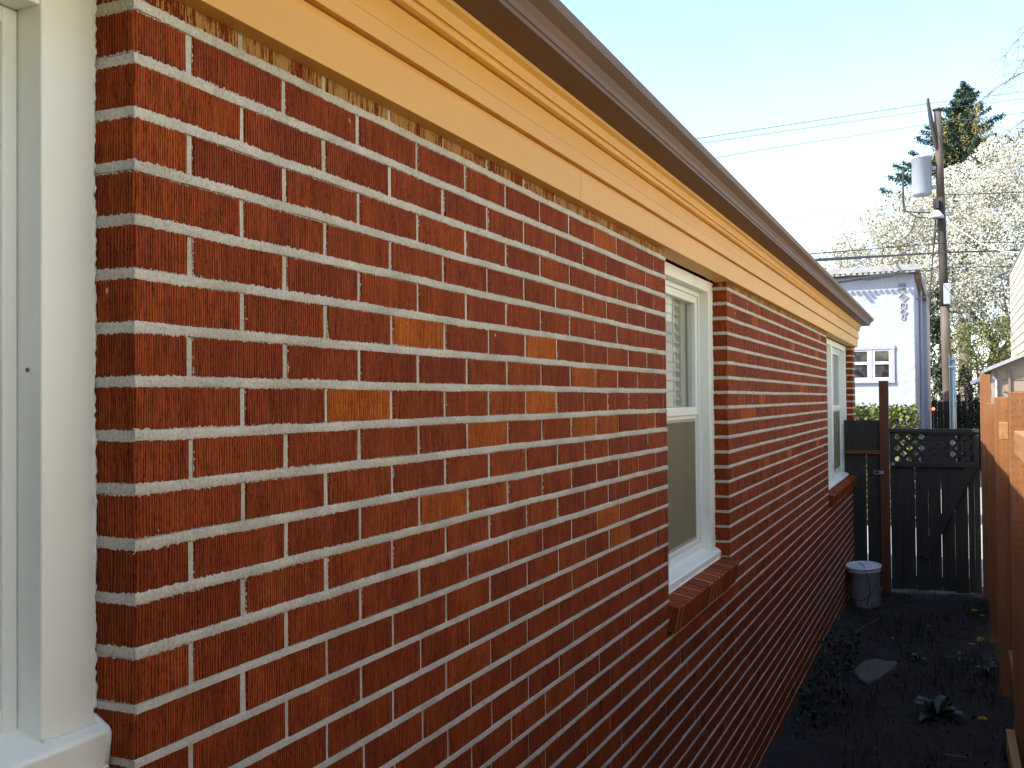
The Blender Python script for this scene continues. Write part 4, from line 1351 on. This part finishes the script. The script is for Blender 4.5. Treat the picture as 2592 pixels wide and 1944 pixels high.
wire('thin grey line from the pole rising steeply to the right edge', [(0.912, 32.8, 3.856), (1.953, 31.0, 3.898), (2.757, 29.0, 3.882)], 0.006, 'cable_grey')
b = MB()
pa, pb = Vector((-0.144, 14.1, 1.627)), Vector((0.071, 18.1, 2.131))
b.tube([tuple(pa.lerp(pb, t)) for t in (0, .04, .12, .88, .96, 1)], [0.013, 0.026, 0.033, 0.033, 0.026, 0.013], 10)
o = b.build('splice_case', M['cable']); tag(o, 'black tubular splice case hanging on the cable above the tiled eave', 'splice case')

# ------------------------------------------------------------------ trees
def branch(b, p, d, ln, r, depth, spread=0.6, tips=None, grav=0.0, segs=4):
    p = Vector(p); d = Vector(d).normalized()
    pts = [p]; rad = [r]
    for i in range(segs):
        d = (d + Vector((random.gauss(0, .14), random.gauss(0, .14), random.gauss(0, .10) + grav))).normalized()
        p = p + d * ln / segs
        pts.append(p); rad.append(r * (1 - 0.45 * (i + 1) / segs))
    b.tube([tuple(q) for q in pts], rad, 6 if r > 0.02 else 4, cap=False)
    if tips is not None and depth <= 1:
        tips.extend(pts[1:])
    if depth <= 0: return
    for i in range(3):
        a = pts[random.randint(2, segs)]
        nd = (d + Vector((random.gauss(0, spread), random.gauss(0, spread), random.gauss(0, spread * .7)))).normalized()
        branch(b, a, nd, ln * random.uniform(0.6, 0.8), r * 0.5, depth - 1, spread, tips, grav, segs)

# big blossoming cherry
ch = thing('blossom_tree', 'huge white blossoming cherry tree behind the utility pole', 'tree', (1.5, 42, GZ))
ells = [(-1.9, 42, 6.0, 1.7, 1.6, 1.6), (-2.9, 42, 5.4, 1.3, 1.4, 1.1), (-0.9, 41.8, 6.6, 1.5, 1.8, 1.7), (0.3, 42, 7.0, 1.6, 1.8, 1.8), (1.6, 42, 7.3, 1.7, 2.0, 1.9),
        (3.1, 42, 8.2, 1.8, 2, 2.0), (4.8, 42, 8.3, 2.2, 2, 2.4), (2.4, 43, 6.6, 2.2, 1.5, 2.2), (0.0, 43, 5.6, 2.2, 1.5, 2.0), (-0.6, 41.5, 4.6, 2.0, 2.0, 1.5), (1.2, 41.2, 5.0, 1.9, 2.1, 1.7), (3.2, 41.2, 5.4, 2.2, 2.0, 2.1),
        (-2.6, 42.0, 4.0, 1.8, 1.5, 1.3), (0.7, 41.5, 3.3, 1.6, 1.8, 1.4), (2.6, 41.4, 3.6, 1.9, 1.9, 1.5), (4.9, 41.6, 4.5, 2.0, 2.0, 2.5), (-3.6, 42.2, 3.4, 1.6, 1.6, 1.4)]
wood = MB(); tips = []
for (x0, y0, d, l, r) in ((0.8, 42.4, (-0.4, 0, 1), 3.4, .28), (1.4, 42.6, (0.2, -0.1, 1), 3.6, .30), (2.2, 42.4, (0.6, 0, 1), 3.6, .26), (0.2, 42.3, (-0.8, 0, 0.8), 3.0, .2)):
    branch(wood, (x0, y0, GZ), d, l * 1.25, r, 4, 0.55, tips)
wood.build('trunk', M['bark'], ch)
n = 160000
c = in_ellipsoids(n, ells, 0.25)
# open gaps and clumps: keep points where a lumpy field is high
fld = np.sin(c[:, 0] * 3.3 + 2 * np.sin(c[:, 2] * 1.9)) + np.sin(c[:, 2] * 4.1 + c[:, 1] * 1.7) + np.sin(c[:, 0] * 7.3 + c[:, 2] * 5.1) * .8 + rng.normal(0, 0.8, n)
c = c[fld > -0.8]; n = len(c)
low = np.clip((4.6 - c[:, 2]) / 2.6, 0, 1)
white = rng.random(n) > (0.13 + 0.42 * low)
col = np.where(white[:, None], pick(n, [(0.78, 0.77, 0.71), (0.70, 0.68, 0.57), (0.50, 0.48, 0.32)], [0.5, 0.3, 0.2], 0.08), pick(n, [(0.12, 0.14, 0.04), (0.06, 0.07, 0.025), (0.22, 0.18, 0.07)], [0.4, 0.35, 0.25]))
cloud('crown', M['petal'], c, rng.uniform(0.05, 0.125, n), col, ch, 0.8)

# conifer
cf = thing('conifer_tree', 'dark green conifer with yellow hanging tassels rising behind the blossom', 'tree', (1.5, 52, GZ))
b = MB(); b.tube([(1.6, 52, GZ), (1.6, 52, 8), (1.75, 52, 15.0)], [0.35, 0.22, 0.03], 8); b.build('trunk', M['bark'], cf)
cs, tn_, sz = [], [], []
for i in range(150):
    t_ = random.random() ** 0.75
    z = 15.3 - t_ * 5.6
    reach = 0.15 + 3.5 * t_ ** 0.9
    az = random.uniform(0, 2 * math.pi)
    ln = reach * random.uniform(0.35, 1.15)
    m_ = int(60 + 190 * ln)
    s_ = np.linspace(0.05, 1, m_)
    px = 1.70 - 0.1 * t_ + math.cos(az) * ln * s_; py = 52 + math.sin(az) * ln * s_ * .8
    pz = z + 0.42 * ln * s_ ** 2 - 0.25 * ln * s_ + 0.0
    q = np.stack([px, py, pz], 1) + rng.normal(0, 1, (m_, 3)) * (0.05 + 0.10 * ln * (1 - s_)[:, None])
    cs.append(q); tn_.append(pick(m_, [(0.015, 0.04, 0.022), (0.03, 0.065, 0.03), (0.055, 0.08, 0.028)], [0.45, 0.4, 0.15]))
    sz.append(rng.uniform(0.07, 0.16, m_))
c = np.concatenate(cs); 
cloud('crown', M['leaf'], c, np.concatenate(sz), np.concatenate(tn_), cf, 0.6)
cs, tn_ = [], []
for i in range(90):
    x = random.gauss(2.1, 1.05); z = random.uniform(10.4, 14.2); 
    lim = 0.35 + (15.0 - z) * 0.42
    if abs(x - 1.7) > lim: continue
    y = 52 - random.uniform(0.9, 1.7) * (0.4 + (15 - z) * .12); ln = random.uniform(0.5, 1.3)
    m_ = int(34 * ln) + 20
    q = np.stack([x + rng.normal(0, 0.07, m_), y + rng.normal(0, .06, m_), z - rng.random(m_) * ln], 1)
    cs.append(q); tn_.append(pick(m_, [(0.34, 0.29, 0.09), (0.20, 0.20, 0.06), (0.42, 0.36, 0.15)]))
c = np.concatenate(cs)
cloud('hanging_tassels', M['leaf'], c, rng.uniform(0.06, 0.13, len(c)), np.concatenate(tn_), cf, 0.6)

# bare-twigged birch reaching in from the right
bt_ = thing('birch_tree', 'thin budding birch branches arching in from the top right corner', 'tree', (4.2, 17, GZ))
b = MB()
b.tube([(4.2, 17, GZ), (4.15, 17, 2), (4.05, 17, 5), (4.0, 17, 8.2)], [0.16, 0.13, 0.09, 0.03], 10)
b.build('trunk', M['bark'], bt_)
b = MB(); tips = []
def arch(p0, p1, p2, r):
    P = []
    p0, p1, p2 = map(Vector, (p0, p1, p2))
    for i in range(15):
        t = i / 14
        P.append(p0 * (1 - t) ** 2 + p1 * 2 * t * (1 - t) + p2 * t * t)
    b.tube([tuple(p) for p in P], [r * (1 - .75 * i / 14) for i in range(15)], 5, cap=False)
    for i in range(3, 15):
        for _ in range(4):
            d = (P[i] - P[i - 1]).normalized() * 0.7 + Vector((random.gauss(0, .5), random.gauss(0, .5), random.gauss(-.35, .45)))
            l = random.uniform(0.16, 0.5)
            q1 = P[i] + d * l * .5 + Vector((0, 0, .02)); q2 = P[i] + d * l + Vector((0, 0, -.12 * l))
            b.tube([tuple(P[i]), tuple(q1), tuple(q2)], [.0035, .0025, .0015], 4, cap=False)
            tips.extend([q1, q2, (q1 + q2) / 2])
arch((4.1, 17, 4.6), (2.7, 16.6, 5.6), (1.38, 16.2, 4.45), 0.020)
arch((4.1, 17, 4.0), (2.7, 16.4, 4.9), (1.62, 15.9, 3.75), 0.018)
arch((4.1, 17, 3.6), (2.9, 16.6, 4.3), (1.85, 16.2, 3.4), 0.018)
arch((4.05, 17, 5.4), (2.9, 16.6, 6.4), (1.85, 16.0, 4.75), 0.018)
arch((4.05, 17, 6.2), (3.0, 16.6, 6.9), (1.75, 16.2, 5.1), 0.016)
arch((4.05, 17, 5.0), (3.0, 16.8, 5.4), (2.0, 16.5, 4.05), 0.016)
b.build('branches', M['bark'], bt_)
tp = np.array([tuple(p) for p in tips]); rep = np.repeat(tp, 3, axis=0) + rng.normal(0, 0.022, (len(tp) * 3, 3))
cloud('buds', M['leaf'], rep, rng.uniform(0.012, 0.030, len(rep)), pick(len(rep), [(0.28, 0.24, 0.12), (0.35, 0.30, 0.20), (0.18, 0.20, 0.06)]), bt_, 0.6)

# pale green shrub, dark ivy
def shrub(name, label, cat, ells, n, size, cols, w, base, trunks):
    t_ = thing(name, label, cat, base)
    c = in_ellipsoids(n, ells, 0.45)
    fld = np.sin(c[:, 0] * 9 + c[:, 2] * 4) + np.sin(c[:, 2] * 11 - c[:, 0] * 3) + rng.normal(0, .9, n)
    c = c[fld > -1.2]
    cloud('crown', M['leaf'], c, rng.uniform(*size, len(c)), pick(len(c), cols, w), t_, 0.7)
    b = MB()
    for (x, y, x2, y2, z2, r) in trunks:
        b.tube([(x, y, GZ), ((x + x2) / 2 + .05, (y + y2) / 2, (GZ + z2) / 2), (x2, y2, z2)], [r, r * .8, r * .4], 7)
    b.build('trunk', M['bark'], t_)
    return t_
shrub('pale_shrub', 'pale yellow-green feathery shrub under the blossom, above the shed roof', 'shrub',
      [(1.65, 36, 1.6, 0.75, .7, 1.0), (2.35, 36, 1.5, 0.8, .7, 1.1), (1.2, 36, 1.2, 0.5, .6, 0.9), (2.9, 36, 1.7, 0.8, .8, 1.2)], 9000, (0.05, 0.10),
      [(0.17, 0.18, 0.06), (0.10, 0.12, 0.04), (0.26, 0.25, 0.10)], [.4, .35, .25], (1.9, 36, GZ), [(1.9, 36, 1.7, 36, 1.4, .06), (2.0, 36, 2.3, 36, 1.6, .05)])
shrub('ivy_bush', 'dark ivy-covered bush between the stucco house and the pole', 'bush',
      [(0.62, 37, 1.4, 0.42, .5, 1.5), (0.75, 37, -0.2, 0.5, .5, 1.3), (0.5, 37, 2.9, 0.45, .5, 0.9)], 5200, (0.07, 0.13),
      [(0.012, 0.022, 0.010), (0.03, 0.05, 0.02), (0.16, 0.17, 0.09)], [.6, .3, .1], (0.6, 37, GZ), [(0.6, 37, 0.6, 37, 2.2, .08)])
shrub('ivy_bush', 'dark ivy-covered bush right of the metal post, under the grey awning', 'bush',
      [(1.25, 27, -0.1, 0.20, .4, 0.9), (1.30, 27, -1.0, 0.35, .4, 0.8), (1.62, 27.6, 0.05, 0.34, .4, 0.42)], 4200, (0.035, 0.07),
      [(0.010, 0.018, 0.009), (0.03, 0.05, 0.02), (0.20, 0.21, 0.15)], [.68, .22, .1], (1.25, 27, GZ), [(1.25, 27, 1.25, 27, .4, .04)])
df = thing('dark_fence', 'dark weathered board fence beyond the alley, seen over the gate', 'fence', (1.2, 28, GZ))
b = MB()
x = 0.45
while x < 2.6:
    b.box(x, x + 0.14, 28.3, 28.32, GZ, -0.12 + random.uniform(-.02, .02)); x += 0.148
b.build('board_panel', M['darkwood'], df)
b = MB(); b.box(0.45, 2.6, 28.26, 28.298, -0.45, -0.37); b.box(0.45, 2.6, 28.26, 28.298, -1.6, -1.52); b.build('rail', M['darkwood_h'], df)
b = MB()
for x in (0.5, 1.5, 2.5): b.box(x, x + .09, 28.17, 28.26, GZ, -0.08)
b.build('post', M['darkwood'], df)
st = thing('porch_steps', 'low dark wooden steps beside the stucco house, seen over the gate', 'steps', (0.6, 25, GZ))
for i in range(3):
    b = MB(); b.box(0.28, 0.86, 24.6 + i * 0.3, 24.9 + i * 0.3 - 0.003, GZ, -1.25 + i * 0.18); b.build('step', M['darkwood_h'], st, bevel=.005)

# ------------------------------------------------------------------ right hand buildings
gr = thing('garage', 'small tan garage with a brown sloping roof at the right edge beyond the gate', 'garage', (3.0, 22, GZ))
b = MB()
gx, gy0, gy1 = 1.66, 20.0, 24.0
b.add([(gx, gy0, GZ), (4.6, gy0, GZ), (4.6, gy0, 1.75), (gx, gy0, 0.50), (gx, gy1, GZ), (4.6, gy1, GZ), (4.6, gy1, 1.75), (gx, gy1, 0.50)],
      [(0, 1, 2, 3), (7, 6, 5, 4), (0, 3, 7, 4), (1, 5, 6, 2), (3, 2, 6, 7)])
b.build('wall', M['garage'], gr)
b = MB()
z_ = 0.36
for i in range(3):
    zz = -0.15 + i * 0.22
    b.box(gx + 0.14, 4.5, gy0 - 0.012, gy0 - 0.003, zz, zz + 0.025)
b.box(gx - 0.002, gx + 0.05, gy0 - 0.02, gy0 - 0.001, GZ, 0.45)
b.box(gx + 0.23, gx + 0.27, gy0 - 0.05, gy0 - 0.015, -0.6, 0.50)
b.build('trim', M['brown_trim'], gr)
b = MB()
q = Matrix.Translation((gx, 0, 0.50)) @ Matrix.Rotation(-math.atan2(1.25, 2.94), 4, 'Y')
b.box(-0.16, 3.3, gy0 - 0.20, gy1 + 0.2, 0.01, 0.07, m=q)
b.build('roof', M['tile'], gr)
b = MB(); b.tube([(gx - 0.02, gy0 - .03, 0.36), (gx + 0.03, gy0 - .06, 0.30), (gx + 0.035, gy0 - .06, -1.6)], 0.022, 8); b.build('downpipe', M['white_trim'], gr)
aw = thing('awning', 'curved slate-grey metal awning sticking out beside the garage', 'awning', (1.55, 22, 0.33))
b = MB(); vs = []
n = 16
for i in range(n + 1):
    t = i / n
    x = 1.30 + 0.36 * t; z = 0.265 + 0.13 * math.sin(t * 1.35)
    vs += [(x, 21.6, z - 0.02), (x, 22.6, z + 0.05), (x, 21.6, z - 0.035), (x, 22.6, z + 0.035)]
fs = []
for i in range(n):
    a = 4 * i
    fs += [(a, a + 4, a + 5, a + 1), (a + 2, a + 3, a + 7, a + 6), (a, a + 2, a + 6, a + 4), (a + 1, a + 5, a + 7, a + 3)]
fs += [(0, 1, 3, 2), (4 * n, 4 * n + 2, 4 * n + 3, 4 * n + 1)]
b.add(vs, fs); b.build('canopy', M['awning'], aw)
b = MB(); b.tube([(1.33, 21.7, 0.25), (1.66, 21.7, 0.0)], .008, 6); b.build('bracket', M['wire'], aw)

M["far_siding"] = plain("cream_lap_siding", (0.50, 0.44, 0.33), 0.7, 0.04)
def clapboard_house(name, label, x0, y0, y1, z0, z1, depth, pitch=0.16, ov=0.12, slope=0.28, roof='roofing', skin='siding'):
    t_ = thing(name, label, 'house', (x0 + depth / 2, (y0 + y1) / 2, GZ))
    b = MB()
    b.box(x0 + 0.03, x0 + depth, y0 + 0.03, y1, z0, z1)
    z = z0
    while z < z1:
        zt = min(z + pitch, z1)
        b.prism_y([(x0 - 0.004, z), (x0 + 0.0295, z), (x0 + 0.0295, zt), (x0 + 0.012, zt)], y0 + 0.0, y1)
        b.prism_x([(y0 - 0.004, z), (y0 + 0.012, zt), (y0 + 0.0295, zt), (y0 + 0.0295, z)], x0 + 0.04, x0 + depth)
        z += pitch
    w = b.build('wall', M[skin], t_)
    b = MB(); b.box(x0 - 0.03, x0 + 0.09, y0 - 0.03, y0 + 0.10, z0, z1 - 0.03)
    b.build('corner_board', M['white_trim'], t_)
    b = MB(); xr = x0 + depth / 2; zr_ = z1 + depth * slope
    fo = 0.3 if ov else 0.0
    b.add([(x0 - ov, y0 - fo, z1 - .02), (xr, y0 - fo, zr_), (x0 + depth + ov, y0 - fo, z1 - .02), (x0 - ov, y1 + .3, z1 - .02), (xr, y1 + .3, zr_), (x0 + depth + ov, y1 + .3, z1 - .02),
           (x0 - ov, y0 - fo, z1 + .08), (xr, y0 - fo, zr_ + .12), (x0 + depth + ov, y0 - fo, z1 + .08), (x0 - ov, y1 + .3, z1 + .08), (xr, y1 + .3, zr_ + .12), (x0 + depth + ov, y1 + .3, z1 + .08)],
          [(0, 3, 4, 1), (1, 4, 5, 2), (6, 7, 10, 9), (7, 8, 11, 10), (0, 6, 9, 3), (2, 5, 11, 8), (0, 1, 7, 6), (1, 2, 8, 7), (3, 9, 10, 4), (4, 10, 11, 5)])
    b.build('roof', M[roof], t_)
    return t_
clapboard_house('clapboard_house', 'cream clapboard house whose corner shows at the right edge above the garage', 2.66, 26.0, 34.0, GZ, 3.8, 6.0, 0.24, ov=0.0, skin='far_siding')
nh = clapboard_house('neighbour_house', 'cream neighbouring house facing the brick wall, out of view, shaped for the light it bounces', 2.75, -7.0, 9.6, GZ, 1.45, 9.0, slope=0.42, roof='dark_roof')  # unseen; low eave and dark roof shaped to dim the lower brick wall

# unseen hedge, added to darken surfaces that face back past the camera
hd2 = thing('added_shade_hedge', 'unseen tall dark hedge added behind the camera to shade the brick jambs', 'hedge', (1.4, -3.6, GZ))
n = 5000
c = np.stack([rng.uniform(0.1, 2.7, n), rng.uniform(-4.1, -3.0, n), rng.uniform(GZ, 1.6, n)], 1)
cloud('foliage', M['leaf'], c, rng.uniform(0.09, 0.15, n), pick(n, [(0.03, 0.06, 0.015), (0.06, 0.10, 0.025)]), hd2)
b = MB(); b.box(0.3, 2.5, -3.9, -3.3, GZ, 1.4); b.build('inner_twigs', M['bark'], hd2)
